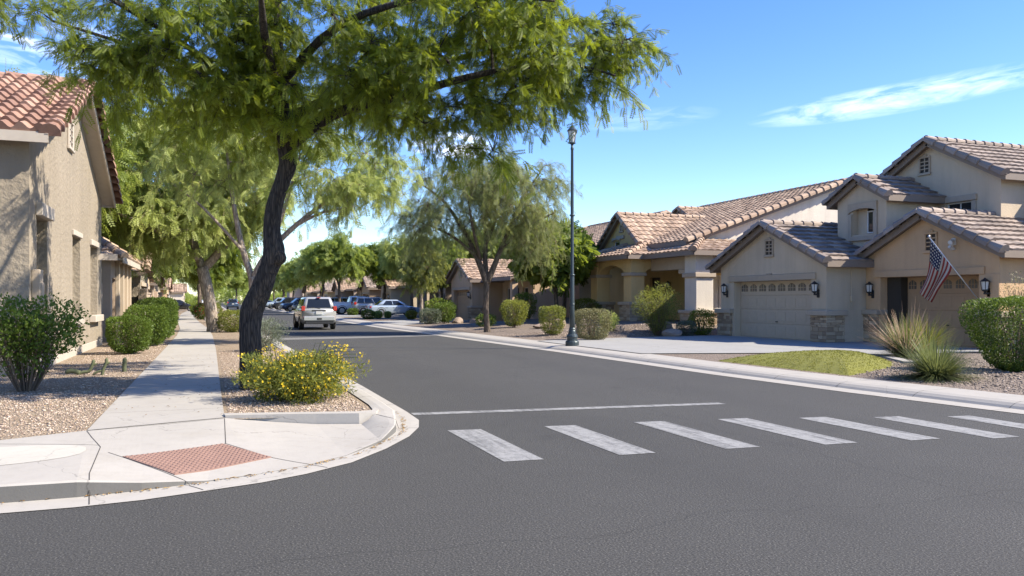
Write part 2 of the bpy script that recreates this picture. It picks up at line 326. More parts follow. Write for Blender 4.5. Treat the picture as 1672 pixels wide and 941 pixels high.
# corner pavement with kerb ramp, then the kerb running up the street (edge point, inner point, kerb height, inner height)
CT = [((-120, 6.75), (-120, 9.4), .14, .13), ((-8, 6.75), (-8, 9.4), .14, .13), ((-1.6, 6.70), (-2.05, 9.35), .14, .13), ((-.95, 6.70), (-1.25, 9.75), .13, .13), ((-.5, 6.76), (-.75, 10.0), .07, .13), ((-.05, 6.90), (.15, 10.2), .012, .13),
      ((.4, 7.05), (.16, 10.19), .004, .128), ((.79, 7.26), (.7, 10.07), .004, .07), ((1.25, 7.62), (1.2, 9.93), .006, .035), ((1.7, 8.20), (1.72, 9.78), .03, .03), ((2.1, 8.85), (1.80, 9.76), .09, .08), ((2.36, 9.45), (1.88, 9.82), .12, .13),
      ((2.5, 10.0), (1.95, 10.15), .13, .13), ((2.53, 10.8), (2.0, 10.8), .13, .13), ((2.54, 14.4), (2.0, 14.4), .13, .13), ((2.4, 24), (1.88, 24), .13, .13), ((2.3, 36), (1.78, 36), .13, .13), ((2.4, 80), (1.88, 80), .13, .13), ((2.5, 420), (1.98, 420), .13, .13)]
def corner():
    rows = []
    P = [(np.array(a), np.array(b), k, zi) for a, b, k, zi in CT]
    for i in range(len(P)-1):
        n = 10 if 1 < i < 14 else 3
        for j in range(n): 
            t = j/n; q = [P[i][k]*(1-t)+P[i+1][k]*t for k in range(4)]; rows.append(q)
    rows.append(P[-1])
    V = []; F = []
    for e, inn, k, zi in rows:
        Lw = np.linalg.norm(inn-e); d = (inn-e)/Lw
        off = [0, .10, .29, .30, .306, .335, .44] ; zs = [.006, .010, .012, .013, .012+k*.90, .012+k*.99, .013+k]
        rem = [.44+(Lw-.44)*q for q in (.12, .25, .4, .6, .8, 1)] if Lw > .5 else [.44+(Lw-.44)*q for q in (.2, .4, .6, .7, .8, 1)]
        for o_ in rem: t = (o_-.44)/(Lw-.44+1e-6); off.append(o_); zs.append(lerp(.013+k, zi, t))
        for o_, z in zip(off, zs): p = e+d*o_; V.append((p[0], p[1], z))
    m = 13
    for i in range(len(rows)-1):
        for j in range(m-1): a = i*m+j; F.append((a, a+m, a+m+1, a+1))
    me = bpy.data.meshes.new('kerb_and_ramp'); me.from_pydata(V, [], F); me.update()
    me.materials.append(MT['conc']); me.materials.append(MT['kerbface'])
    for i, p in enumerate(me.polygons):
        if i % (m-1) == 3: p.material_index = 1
    o = bpy.data.objects.new('kerb_and_ramp', me); COL.objects.link(o); tag(o, kind='structure')
    from mathutils.bvhtree import BVHTree
    return BVHTree.FromPolygons(V, F)
MT['kerbface'] = concrete('kerb_face_dark', (.125, .12, .11))  # upright kerb face in a darker concrete
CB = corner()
def cz(x, y):
    h = CB.ray_cast(Vector((x, y, 5)), Vector((0, 0, -1))); return h[0].z if h[0] is not None else .12
def ribbon(b, pts, wd, dz):
    for (x0, y0), (x1, y1) in zip(pts[:-1], pts[1:]):
        n = max(1, int(math.hypot(x1-x0, y1-y0)/.06)); dx, dy = x1-x0, y1-y0; l = math.hypot(dx, dy); nx_, ny_ = -dy/l*wd/2, dx/l*wd/2
        for i in range(n):
            a, c2 = i/n, (i+1)/n; p, q = (x0+dx*a, y0+dy*a), (x0+dx*c2, y0+dy*c2); b.quad((p[0]-nx_, p[1]-ny_, cz(*p)+dz), (q[0]-nx_, q[1]-ny_, cz(*q)+dz), (q[0]+nx_, q[1]+ny_, cz(*q)+dz), (p[0]+nx_, p[1]+ny_, cz(*p)+dz))
b = MB()
for pts in ([(-1.26, 9.70), (-1.16, 9.25), (-1.0, 8.6), (-.93, 7.3), (-.86, 6.74)], [(-1.26, 9.71), (-.4, 9.95), (.15, 10.16)], [(-.9, 8.3), (-.3, 7.33), (-.06, 6.93)], [(.13, 8.72), (.56, 7.98), (.92, 7.55), (1.0, 7.45)], [(.14, 8.7), (.145, 9.4), (.15, 10.15)], [(1.9, 9.86), (2.1, 9.4), (2.33, 9.4)], [(2.0, 11.6), (2.53, 11.6)], [(2.0, 14.4), (2.53, 14.4)], [(1.95, 18), (2.5, 18)], [(1.9, 21.6), (2.45, 21.6)], [(-4.0, 9.35), (-4.0, 6.76)], [(-2.4, 9.3), (-1.02, 8.7)]): ribbon(b, pts, .008, .0025)
g = NG('joint_dark'); MT['joint'] = g.done((.05, .045, .04), .95); tag(b.build('pavement_joints', MT['joint']), kind='structure')
# flat pale patch painting in glare, standing in for a rounded kerb end
MT['palepatch'] = concrete('pale_concrete', (.44, .415, .36)); b = MB(); PO = lambda u, v: (-2.3+1.2*math.sin((u-.5)*math.pi), 8.3+.12*math.sin((u-.5)*math.pi)+(v-.5)*1.15*math.cos((u-.5)*math.pi)**.7)
for i in range(14):
    for j in range(8):
        q = [PO(a/14, c2/8) for a, c2 in ((i, j), (i+1, j), (i+1, j+1), (i, j+1))]; b.quad(*[(x, y, cz(x, y)+.003) for x, y in q])
tag(b.build('pale_patch', MT['palepatch']), kind='structure')
# raised kerb in front of the planted bed
b = MB()
bk = [(.16, 10.20), (.7, 10.08), (1.2, 9.95), (1.7, 9.80), (1.92, 9.85), (2.0, 10.1)]
for (x0, y0), (x1, y1) in zip(bk[:-1], bk[1:]):
    b.hexa(((x0, y0, .0), (x1, y1, .0), (x1-.02, y1+.19, .0), (x0-.02, y0+.19, .0), (x0, y0+.015, .158), (x1, y1+.015, .158), (x1-.02, y1+.19, .16), (x0-.02, y0+.19, .16)))
tag(b.build('bed_kerb', MT['conc']), kind='structure')
# gravel on the near side of the street
Ib = [(-120, 9.3), (-8, 9.3), (-2.05, 9.28), (-1.25, 9.70), (.15, 10.15), (1.7, 9.95), (1.98, 10.2), (2.03, 14.4), (1.92, 24), (1.82, 36), (1.92, 80), (2.02, 420), (-120, 420)]
tag(poly_sheet('gravel_bed', Ib, .116, MT['gravel']))
def strip(name, left, right, z, m, cross=None):
    b = MB(); 
    for (l0, r0), (l1, r1) in zip(zip(left[:-1], right[:-1]), zip(left[1:], right[1:])): b.quad((*l0, z), (*r0, z), (*r1, z), (*l1, z))
    return tag(b.build(name, m), kind='structure')
YS = [9.72, 14, 24, 34, 42, 52, 66, 88, 140, 300]
LX = [-1.26, -1.26, -1.26, -1.28, -1.42, -1.85, -2.4, -2.85, -3.0, -3.0]; RX = [.15, .14, .13, .05, -.12, -.6, -1.15, -1.6, -1.75, -1.75]
strip('sidewalk', list(zip(LX, YS)), [(.15, 10.19)]+list(zip(RX[1:], YS[1:])), .136, MT['walk'])
# brick-red tactile pad with domes
tp = [(-.76, 8.08), (.11, 8.68), (.545, 8.0), (-.29, 7.36)]
b = MB(); 
def ramp_z(x, y): return cz(x, y)
TP = lambda u, v: (lerp(lerp(tp[0][0], tp[1][0], u), lerp(tp[3][0], tp[2][0], u), v), lerp(lerp(tp[0][1], tp[1][1], u), lerp(tp[3][1], tp[2][1], u), v))
for i in range(12):
    for j in range(10): b.quad(*[(x, y, cz(x, y)+.008) for x, y in [TP(p_/12, q_/10) for p_, q_ in ((i, j), (i, j+1), (i+1, j+1), (i+1, j))]])
for a_, c2 in (((0, 0), (1, 0)), ((1, 0), (1, 1)), ((1, 1), (0, 1)), ((0, 1), (0, 0))):
    for i in range(10): p_, q_ = [TP(lerp(a_[0], c2[0], t), lerp(a_[1], c2[1], t)) for t in (i/10, (i+1)/10)]; b.quad((*p_, cz(*p_)-.02), (*q_, cz(*q_)-.02), (*q_, cz(*q_)+.008), (*p_, cz(*p_)+.008))
pad = tag(empty('tactile_pad'), 'brick red tactile pad set into the pale kerb ramp', 'tactile pad')
b.build('pad', MT['tact'], pad)
b = MB()
for i in range(20):
    for j in range(15):
        u, v = (i+.5)/20, (j+.5)/15
        x = lerp(lerp(tp[0][0], tp[1][0], u), lerp(tp[3][0], tp[2][0], u), v); y = lerp(lerp(tp[0][1], tp[1][1], u), lerp(tp[3][1], tp[2][1], u), v)
        b.lathe((x, y, ramp_z(x, y)+.007), [(.017, 0), (.013, .007), (.006, .009)], 6)
tag(b.build('dome', MT['tact'], pad), kind='stuff')
# right side: gutter, rolled kerb, attached walk
RE = [(10.6, -60), (10.45, 4), (10.28, 7.63), (9.95, 10.5), (9.72, 14), (9.66, 18), (9.60, 22), (9.40, 27), (9.22, 31.5), (9.12, 36), (8.75, 43), (8.65, 52), (8.55, 70), (8.5, 100), (8.6, 200), (8.6, 420)]
RI = [(12.2, -60), (11.9, 4), (11.45, 8.3), (11.2, 10.8), (11.0, 14), (10.95, 18), (10.95, 22), (10.75, 27), (10.55, 31.5), (10.45, 36), (10.15, 43), (10.05, 52), (9.95, 70), (9.9, 100), (10.0, 200), (10.0, 420)]
def rband():
    V = []; F = []
    for (a, bb) in zip(RE, RI):
        a = np.array(a); bb = np.array(bb); W_ = np.linalg.norm(bb-a); d = (bb-a)/W_
        for o_, z in ((0, .006), (.34, .014), (.37, .016), (.42, .05), (.50, .085), (.60, .10), (.62, .104), (W_, .115)): p = a+d*o_; V.append((p[0], p[1], z))
    for i in range(len(RE)-1):
        for j in range(7): q = i*8+j; F.append((q, q+1, q+9, q+8))
    me = bpy.data.meshes.new('kerb_walk'); me.from_pydata(V, [], F); me.update(); tag(link('kerb_walk', me, MT['walk']), kind='structure')
rband()
def gz(x, y):   # height of the far side's planted ground
    h = .09+.32*sstep(12.5, 19, x)*sstep(27.6, 30.5, y)*(1-sstep(43.5, 46, y))
    h += .05*sstep(11.3, 13, x)*(1-sstep(14.5, 16, y))*(1-sstep(19, 20, x))
    h += .10*sstep(11.3, 13, x)*sstep(27.6, 28.6, y)*(1-sstep(43, 45, y))
    return h
xs = [9.3, 9.8, 10.3, 10.7, 11, 11.4, 11.8, 12.2, 12.6, 13, 13.6, 14.2, 15, 16, 17, 18, 19, 20, 22, 26, 32, 45, 70, 140]
ys = [-60, -20, 0, 4, 7, 8, 9, 10, 11, 12, 13, 14, 14.6, 15.2, 16, 18, 20, 22, 24, 26, 27.2, 27.8, 28.4, 29, 30, 31, 32, 34, 36, 38, 40, 42, 44, 46, 50, 60, 80, 120, 420]
rb = lambda y: np.interp(y, [p[1] for p in RI], [p[0] for p in RI])
V = []; F = []
for y in ys:
    x0 = rb(y)-.05
    for k, x in enumerate(xs): x_ = x0+(140-x0)*((x-xs[0])/(140-xs[0])); V.append((x_, y, gz(x_, y)+.015 if k else .105))
for i in range(len(ys)-1):
    for j in range(len(xs)-1): q = i*len(xs)+j; F.append((q, q+1, q+1+len(xs), q+len(xs)))
me = bpy.data.meshes.new('gravel_yard'); me.from_pydata(V, [], F); me.update(); tag(link('gravel_yard', me, MT['gravelb']), kind='structure')
# driveways
def sheet(name, pts, m): return poly_sheet(name, [p[:2] for p in pts], pts[0][2], m)
sheet('driveway', [(10.72, 18.6, .128), (15.8, 17.0, .128), (16.6, 15.9, .128), (21.7, 15.9, .128), (21.7, 27.1, .128), (19.0, 27.1, .128), (13.0, 26.4, .128), (10.6, 25.6, .128)], MT['drive'])
sheet('driveway', [(10.1, 44.2, .128), (14, 49.5, .128), (17.5, 50.8, .128), (17.5, 56.4, .128), (13, 55.5, .128), (9.9, 52.6, .128)], MT['drive'])
for y0, y1 in ((68, 84), (100, 109), (117, 124), (132, 140)): sheet('driveway', [(9.9, y0, .128), (20, y0, .128), (20, y1, .128), (9.9, y1, .128)], MT['drive'])
# concrete valley gutter crossing the street
poly_sheet('valley_gutter', [(2.25, 31.9), (5.2, 32.2), (8.0, 32.9), (9.3, 33.5), (9.2, 34.0), (2.25, 33.6)], .005, MT['gutter'])
# low lawn mound between driveway and kerb
lp = [(11.2, 15.9), (13.0, 16.15), (14.9, 16.0), (15.2, 15.0), (14.2, 13.4), (13.0, 12.35), (11.35, 11.9)]
cx_, cy_ = 13.2, 14.2
V = [(cx_, cy_, .39)]; F = []; nr = 6; npp = 56
per = []
for i in range(len(lp)):
    a, c2 = np.array(lp[i]), np.array(lp[(i+1) % len(lp)])
    for j in range(8): per.append(a*(1-j/8)+c2*j/8)
for r in range(1, nr+1):
    for p in per: t = r/nr; V.append((lerp(cx_, p[0], t), lerp(cy_, p[1], t), .10+.29*(1-t**2.2)+.01*math.sin(p[0]*5+p[1]*3)*(1-t)))
npp = len(per)
for k in range(npp): F.append((0, 1+k, 1+(k+1) % npp))
for r in range(nr-1):
    for k in range(npp): a = 1+r*npp+k; c2 = 1+r*npp+(k+1) % npp; F.append((a, a+npp, c2+npp, c2))
me = bpy.data.meshes.new('lawn'); me.from_pydata(V, [], F); me.update(); tag(link('lawn', me, MT['lawn']), kind='structure')
def lawn_z(x, y):
    best = 1
    d = math.hypot(x-cx_, y-cy_); a = math.atan2(y-cy_, x-cx_)
    pa = [math.atan2(p[1]-cy_, p[0]-cx_) for p in per]; k = min(range(npp), key=lambda i: abs((pa[i]-a+math.pi) % (2*math.pi)-math.pi)); rr = math.hypot(per[k][0]-cx_, per[k][1]-cy_)
    t = d/rr; return (None if t > .99 else .10+.29*(1-t**2.2))
rg = np.random.default_rng(5); V = []; F = []; T = []
for i in range(15000):
    x, y = rg.uniform(11.1, 15.3), rg.uniform(11.8, 16.2); z = lawn_z(x, y)
    if z is None: continue
    a = rg.uniform(0, 6.28); h = rg.uniform(.012, .03); wd = .007; q = len(V); lx, ly = rg.normal(0, .02, 2)
    V += [(x-wd*math.cos(a), y-wd*math.sin(a), z), (x+wd*math.cos(a), y+wd*math.sin(a), z), (x+lx, y+ly, z+h)]; F.append((q, q+1, q+2)); T += [rg.random()]*3
tag(build_np('grass', V, F, MT['lawnblade'], None, T), kind='stuff')
b = MB(); ed = [(13.4, 16.3), (14.95, 16.15), (15.38, 15.0), (14.35, 13.25)]   # pale edging along the lawn's back
for p, q in zip(ed[:-1], ed[1:]): b.bar((*p, .14), (*q, .14), .24, .12)
tag(b.build('lawn_edging', MT['conc']), kind='structure')
# painted markings
b = MB()
for x, y0, y1, wd in ((2.62, 7.15, 9.10, .40), (3.81, 7.05, 8.98, .40), (5.00, 6.95, 8.88, .41), (6.14, 6.78, 8.72, .42), (7.21, 6.65, 8.44, .40), (8.17, 6.42, 8.14, .38), (9.13, 6.15, 7.85, .36)):
    b.quad((x, y0, .004), (x+wd, y0-.03, .004), (x+wd, y1-.05, .004), (x, y1, .004))
tag(b.build('crosswalk_markings', MT['paint']), kind='structure')
b = MB(); b.quad((2.55, 10.46, .0045), (7.15, 9.93, .0045), (7.15, 10.12, .0045), (2.55, 10.68, .0045)); tag(b.build('stop_line', MT['paint']), kind='structure')
# loose stones lying on the gravel, sparse, near the camera
def stones(name, regs, n, seed, m, zf, s0=.012, s1=.034):
    rg = np.random.default_rng(seed); base = np.array([(1, 0, 0), (-1, 0, 0), (0, 1, 0), (0, -1, 0), (0, 0, .75), (0, 0, -.6)], float)
    fs = np.array([(0, 2, 4), (2, 1, 4), (1, 3, 4), (3, 0, 4), (2, 0, 5), (1, 2, 5), (3, 1, 5), (0, 3, 5)]); VV = []; FF = []; TT = []; k = 0
    for i in range(n):
        pts = regs[rg.integers(len(regs))]; a, c2 = rg.random(), rg.random()
        x = lerp(lerp(pts[0][0], pts[1][0], a), lerp(pts[3][0], pts[2][0], a), c2); y = lerp(lerp(pts[0][1], pts[1][1], a), lerp(pts[3][1], pts[2][1], a), c2)
        s = rg.uniform(s0, s1)*(1 if rg.random() < .93 else 1.7); an = rg.uniform(0, 6.28); ca, sa = math.cos(an), math.sin(an)
        q = base*rg.uniform(.7, 1.2, (6, 1))*s*np.array([1.25, .85, .8]); q = np.c_[q[:, 0]*ca-q[:, 1]*sa+x, q[:, 0]*sa+q[:, 1]*ca+y, q[:, 2]+zf(x, y)+s*.25]
        VV.append(q); FF.append(fs+k); k += 6; TT += [rg.random()]*6
    return tag(build_np(name, np.vstack(VV), np.vstack(FF), m, None, TT), kind='stuff')
g = NG('pebble'); MT['pebble'] = g.done(g.ramp(g.attr(), [(0, (.20, .14, .105)), (.5, (.37, .28, .21)), (1, (.54, .45, .36))]), .9)
g = NG('pebble_brown'); MT['pebbleb'] = g.done(g.ramp(g.attr(), [(0, (.13, .10, .08)), (.5, (.26, .205, .16)), (1, (.42, .34, .28))]), .9)
stones('gravel', [[(-6, 9.4), (-1.3, 9.75), (-1.3, 14), (-6, 14)], [(-6, 9.4), (-1.35, 9.75), (-1.35, 14), (-6, 14)], [(-4.5, 13), (-1.3, 13), (-1.3, 20), (-4.5, 20)], [(.2, 10.4), (1.9, 10.1), (1.95, 14.5), (.2, 14.5)], [(.2, 14), (1.9, 14), (1.9, 24), (.2, 24)], [(-3, 20), (-1.3, 20), (-1.3, 30), (-3, 30)]], 34000, 3, MT['pebble'], lambda x, y: .116, .006, .017)
stones('gravel', [[(11.6, 8), (17, 8), (17, 15.6), (11.6, 15.6)], [(11.3, 27.7), (18, 27.7), (18, 31), (11.0, 31)]], 14000, 4, MT['pebbleb'], lambda x, y: gz(x, y)+.015, .010, .026)
g = NG('dead_leaf'); MT['dleaf'] = g.done(g.ramp(g.attr(), [(0, (.16, .08, .03)), (1, (.42, .27, .08))]), .9)
rg = np.random.default_rng(9); V = []; F = []; T = []
ep = [(-4, 7.03), (-.9, 7.0), (-.2, 7.1), (.8, 7.5), (1.5, 8.1), (2.1, 9.1), (2.35, 10.3), (2.36, 14.5), (2.2, 24)]
for i in range(760):
    s_ = rg.integers(len(ep)-1); t = rg.random(); x = lerp(ep[s_][0], ep[s_+1][0], t)+rg.normal(0, .018); y = lerp(ep[s_][1], ep[s_+1][1], t)+rg.normal(0, .02); z = .018
    if i > 330: x, y, z = rg.uniform(-4, 1.8), rg.uniform(10.3, 22), .145
    a = rg.uniform(0, 6.28); l, wd = rg.uniform(.01, .03), rg.uniform(.004, .010); q = len(V); c_, s2 = math.cos(a), math.sin(a)
    V += [(x-l*c_, y-l*s2, z), (x+wd*s2, y-wd*c_, z+.006), (x+l*c_, y+l*s2, z+.004), (x-wd*s2, y+wd*c_, z+.008)]; F.append((q, q+1, q+2, q+3)); T += [rg.random()]*4
tag(build_np('fallen_leaves', V, F, MT['dleaf'], None, T), kind='stuff')
# ------------------------------------------------------------------ building helpers
ZUP = Vector((0, 0, 1))
def side(X0, X1, Y0, Y1, s):   # origin, along, outward normal, length
    return {'-x': (Vector((X0, 0, 0)), Vector((0, 1, 0)), Vector((-1, 0, 0)), Y0, Y1), '+x': (Vector((X1, 0, 0)), Vector((0, 1, 0)), Vector((1, 0, 0)), Y0, Y1),
            '-y': (Vector((0, Y0, 0)), Vector((1, 0, 0)), Vector((0, -1, 0)), X0, X1), '+y': (Vector((0, Y1, 0)), Vector((1, 0, 0)), Vector((0, 1, 0)), X0, X1)}[s]
def wall(b, sd_, zb, prof, holes=()):
    o, u, n, a0, a1 = sd_
    P = lambda a, z, d=0: o+u*a+ZUP*z-n*d
    top = lambda a: np.interp(a, [p[0] for p in prof], [p[1] for p in prof])
    br = sorted({a0, a1, *[p[0] for p in prof], *[h[0] for h in holes], *[h[1] for h in holes]}); br = [q for q in br if a0-1e-6 <= q <= a1+1e-6]
    for x0, x1 in zip(br[:-1], br[1:]):
        hs = sorted([h for h in holes if h[0] < x1-1e-6 and h[1] > x0+1e-6], key=lambda h: h[2]); z = zb
        for h in hs:
            if h[2] > z+1e-6: b.quad(P(x0, z), P(x1, z), P(x1, h[2]), P(x0, h[2]))
            z = h[3]
        t0, t1 = top(x0), top(x1); b.quad(P(x0, z), P(x1, z), P(x1, t1), P(x0, t0))
    for h in holes:
        h0, h1, z0, z1, d = h[:5]
        b.quad(P(h0, z0), P(h0, z0, d), P(h0, z1, d), P(h0, z1)); b.quad(P(h1, z0), P(h1, z1), P(h1, z1, d), P(h1, z0, d))
        b.quad(P(h0, z1), P(h0, z1, d), P(h1, z1, d), P(h1, z1)); b.quad(P(h0, z0), P(h1, z0), P(h1, z0, d), P(h0, z0, d))
def wbox(b, sd_, a0, a1, z0, z1, d0, d1, c=.012):   # box on a wall: from d0 (behind, +in) to d1 (proud)
    o, u, n, _, _ = sd_
    p = o+u*a0+ZUP*z0-n*d0; q = o+u*a1+ZUP*z1+n*d1
    b.cbox(min(p.x, q.x), max(p.x, q.x), min(p.y, q.y), max(p.y, q.y), z0, z1, min(c, abs(z1-z0)*.3, (d0+d1)*.3, abs(a1-a0)*.3))
def slope(b, A, B, C, D, wd=.33, c=.38, roll=.03, step=.035, seg=5, seed=0):
    rg = random.Random(seed); A, B, C, D = map(Vector, (A, B, C, D)); u = (B-A).normalized(); n = u.cross(D-A).normalized()
    if n.z < 0: n = -n
    v = n.cross(u); 
    if v.z < 0: v = -v
    uv = lambda p: ((p-A).dot(u), (p-A).dot(v)); LU = (B-A).length; (uD, H), (uC, _) = uv(D), uv(C)
    nc = max(1, round(H/c)); c = H/nc
    for j in range(nc):
        v0, v1 = j*c, (j+1)*c; l0, r0 = lerp(0, uD, v0/H), lerp(LU, uC, v0/H); l1, r1 = lerp(0, uD, v1/H), lerp(LU, uC, v1/H)
        k0 = math.floor(min(l0, l1)/wd); k1 = math.ceil(max(r0, r1)/wd)
        for k in range(k0, k1):
            x0, x1 = k*wd, (k+1)*wd
            if x1 <= min(l0, l1) or x0 >= max(r0, r1): continue
            jv, jh, ti = rg.uniform(-.012, .012), rg.uniform(-.004, .008), rg.random(); pts = []
            for row in range(3):
                for i in range(seg+1):
                    t = i/seg; x = lerp(x0, x1, t); rl = roll*(.5-.5*math.cos(2*math.pi*t))**1.0
                    vv, l, r = (v0+jv, l0, r0) if row < 2 else (v1+jv*.5, l1, r1)
                    x = min(max(x, l), r); h = (-.02 if row == 0 else (step+rl+jh if row == 1 else rl*.9))
                    pts.append(A+u*x+v*vv+n*h)
            fs = []
            for row in range(2):
                for i in range(seg): a = row*(seg+1)+i; fs.append((a, a+1, a+seg+2, a+seg+1))
            b.add(pts, fs, ti)
def caps(b, p0, p1, r=.13, ln=.46, seed=0, seg=6, up=(0, 0, 1)):
    rg = random.Random(seed); p0, p1 = Vector(p0), Vector(p1); d = (p1-p0).normalized(); sd_ = d.cross(Vector(up)).normalized(); u = sd_.cross(d); n = max(1, round((p1-p0).length/ln)); ln = (p1-p0).length/n
    for i in range(n):
        c0 = p0+d*(ln*i-.03); c1 = p0+d*(ln*(i+1)+.02); ra, rb_ = r*1.16, r*.80; vs = []
        for c_, rr in ((c0, ra), (c1, rb_)):
            for k in range(seg+1): a = math.pi*(k/seg)*1.16-.25; vs.append(c_+sd_*math.cos(a)*rr+u*math.sin(a)*rr)
        fs = [(k, k+1, seg+2+k, seg+1+k) for k in range(seg)]+[tuple(range(seg, -1, -1)), tuple(range(seg+1, 2*seg+2))]
        b.add(vs, fs, min(1, .25+.75*rg.random()))
def under(b, A, B, C, D, t=.13):   # closed thin slab below a slope
    A, B, C, D = map(Vector, (A, B, C, D)); n = (B-A).cross(D-A).normalized()
    if n.z < 0: n = -n
    lo = [p-n*t for p in (A, B, C, D)]; hi = [p-n*.03 for p in (A, B, C, D)]; b.hexa(lo+hi)
class Pieces:   # every trim piece becomes a part of its own
    def __init__(s, h): s.h = h
    def cbox(s, *a, **k): b = MB(); b.cbox(*a, **k); b.build('trim', s.h.trm, s.h.e)
class House:
    def __init__(s, name, label, group=None, stuccom='st_tan', tile='tile_g', tp=None, fascia='fascia'):
        s.e = tag(empty(name), label, 'house', group); s.w = {}; s.r = MB(); s.f = MB(); s.tr = Pieces(s); s.st = stuccom; s.tile = MT[tile]; s.seed = len(label); s.fm = MT[fascia]; s.tp = tp or {}; s.trm = MT['trim']
    def wm(s, m=None): return s.w.setdefault(m or s.st, MB())
    def roof(s, A, B, C, D): s.seed += 1; slope(s.r, A, B, C, D, seed=s.seed, **s.tp); under(s.f, A, B, C, D)
    def cap(s, a, b, r=.13): s.seed += 1; caps(s.r, a, b, r, seed=s.seed)
    def gable(s, X0, X1, Y0, Y1, zb, ev, pk, ridge='x', oh=.35, og=.28, holes={}, m=None, sides=('-x', '+x', '-y', '+y'), ends=(True, True), t=.16):
        b = s.wm(m); half = ((Y1-Y0) if ridge == 'x' else (X1-X0))/2; mid = (Y0+Y1)/2 if ridge == 'x' else (X0+X1)/2; sl_ = (pk-ev)/half; ze = ev-oh*sl_+t; zr = pk+t
        for sd_ in sides:
            S = side(X0, X1, Y0, Y1, sd_); gab = sd_[1] == ridge
            wall(b, S, zb, [(S[3], ev), (mid, pk), (S[4], ev)] if gab else [(S[3], ev), (S[4], ev)], holes.get(sd_, ()))
        if ridge == 'x':
            g0, g1 = X0-og, X1+og; q = lambda a, c_, z: (a, c_, z); e0, e1 = Y0-oh, Y1+oh
        else:
            g0, g1 = Y0-og, Y1+og; q = lambda a, c_, z: (c_, a, z); e0, e1 = X0-oh, X1+oh
        s.roof(q(g0, e0, ze), q(g1, e0, ze), q(g1, mid, zr), q(g0, mid, zr)); s.roof(q(g0, e1, ze), q(g1, e1, ze), q(g1, mid, zr), q(g0, mid, zr))
        s.cap(q(g0, mid, zr+.02), q(g1, mid, zr+.02), .12)
        for gx, on, sg in ((g0, ends[0], -1), (g1, ends[1], 1)):
            if not on: continue
            for ee in (e0, e1): 
                s.cap(q(gx-sg*(-.03), ee, ze-.01), q(gx-sg*(-.03), mid, zr-.01), .17)
                s.f.bar(q(gx-sg*.02, ee, ze-.12), q(gx-sg*.02, mid, zr-.12), .05, .2)
        for ee in (e0, e1): s.f.bar(q(g0, ee, ze-.10), q(g1, ee, ze-.10), .05, .20)
    def window(s, sd_, a0, a1, z0, z1, depth, nx=1, nz=0, m='wframe', glass='glass', name='window'):
        o, u, n, _, _ = sd_; f = MB(); fw = .05
        B_ = lambda x0, x1, y0, y1, d0=.05: wbox(f, sd_, x0, x1, y0, y1, depth, -depth+d0, .004)
        B_(a0, a0+fw, z0, z1); B_(a1-fw, a1, z0, z1); B_(a0+fw, a1-fw, z0, z0+fw); B_(a0+fw, a1-fw, z1-fw, z1)
        for i in range(1, nx): x = lerp(a0, a1, i/nx); B_(x-.02, x+.02, z0+fw, z1-fw, .04)
        for i in range(1, nz+1): z = lerp(z0, z1, i/(nz+1)); B_(a0+fw, a1-fw, z-.015, z+.015, .035)
        w_ = f.build(name, MT[m], s.e); p = MB(); P = lambda a, z: o+u*a+ZUP*z-n*(depth-.018); p.quad(P(a0, z0), P(a1, z0), P(a1, z1), P(a0, z1)); p.build('pane', MT[glass], w_); return w_
    def door(s, sd_, a0, a1, z0, z1, depth, m='door_d'):
        b = MB(); wbox(b, sd_, a0, a1, z0, z1, depth+.02, -depth+.03, .006); W_ = (a1-a0)
        for q0, q1 in ((.12, .45), (.52, .9)): wbox(b, sd_, a0+W_*.15, a1-W_*.15, lerp(z0, z1, q0), lerp(z0, z1, q1), depth, -depth+.05, .01)
        d = b.build('door', MT[m], s.e); h = MB(); wbox(h, sd_, a0+W_*.86, a0+W_*.91, lerp(z0, z1, .46), lerp(z0, z1, .52), depth, -depth+.1, .006); h.build('handle', MT['black'], d)
    def garage_door(s, sd_, a0, a1, z0, z1, depth, m='door_g', windows=8, handle=True):
        b = MB(); wbox(b, sd_, a0, a1, z0, z1, depth+.03, -depth, .004); rows = 4 if windows else 4; hs = (z1-z0)/rows; nc = windows or 8; cw = (a1-a0)/nc
        for r in range(rows):
            wbox(b, sd_, a0+.01, a1-.01, z0+r*hs+.012, z0+(r+1)*hs-.006, depth-.001, -depth+.018, .006)
            if r == rows-1 and windows: continue
            for k in range(nc): wbox(b, sd_, a0+k*cw+.07, a0+(k+1)*cw-.07, z0+r*hs+.10, z0+(r+1)*hs-.10, depth-.02, -depth+.028, .008)
        d = b.build('garage_door', MT[m], s.e); o, u, n, _, _ = sd_
        if windows:
            p = MB(); fr = MB()
            for k in range(nc):
                c0, c1 = a0+k*cw+.07, a0+(k+1)*cw-.07; y0, y1 = z0+3*hs+.15, z0+4*hs-.1; pts = []
                for t in np.linspace(0, 1, 7): pts.append((lerp(c0, c1, t), y1-.09*(1-math.sin(math.pi*t))))
                ring = [o+u*a+ZUP*z-n*(depth-.024) for a, z in [(c0, y0)]+pts+[(c1, y0)]]; p.add(ring, (tuple(range(len(ring))),))
                cm = (c0+c1)/2
                for q in (.33, .67): fr.bar(o+u*lerp(c0, c1, q)+ZUP*y0-n*(depth-.03), o+u*lerp(c0, c1, q)+ZUP*(y1-.02)-n*(depth-.03), .014, .012, n)
                fr.bar(o+u*c0+ZUP*(y0+y1-.05)/2-n*(depth-.03)+ZUP*0, o+u*c1+ZUP*(y0+y1-.05)/2-n*(depth-.03), .012, .014, n)
            p.build('pane', MT['dglass'], d); fr.build('muntin', MT[m], d)
        if handle:
            h = MB(); cm = (a0+a1)/2; wbox(h, sd_, cm-.06, cm+.06, z0+hs*1.12, z0+hs*1.18, depth-.02, -depth+.05, .006); h.build('handle', MT['black'], d)
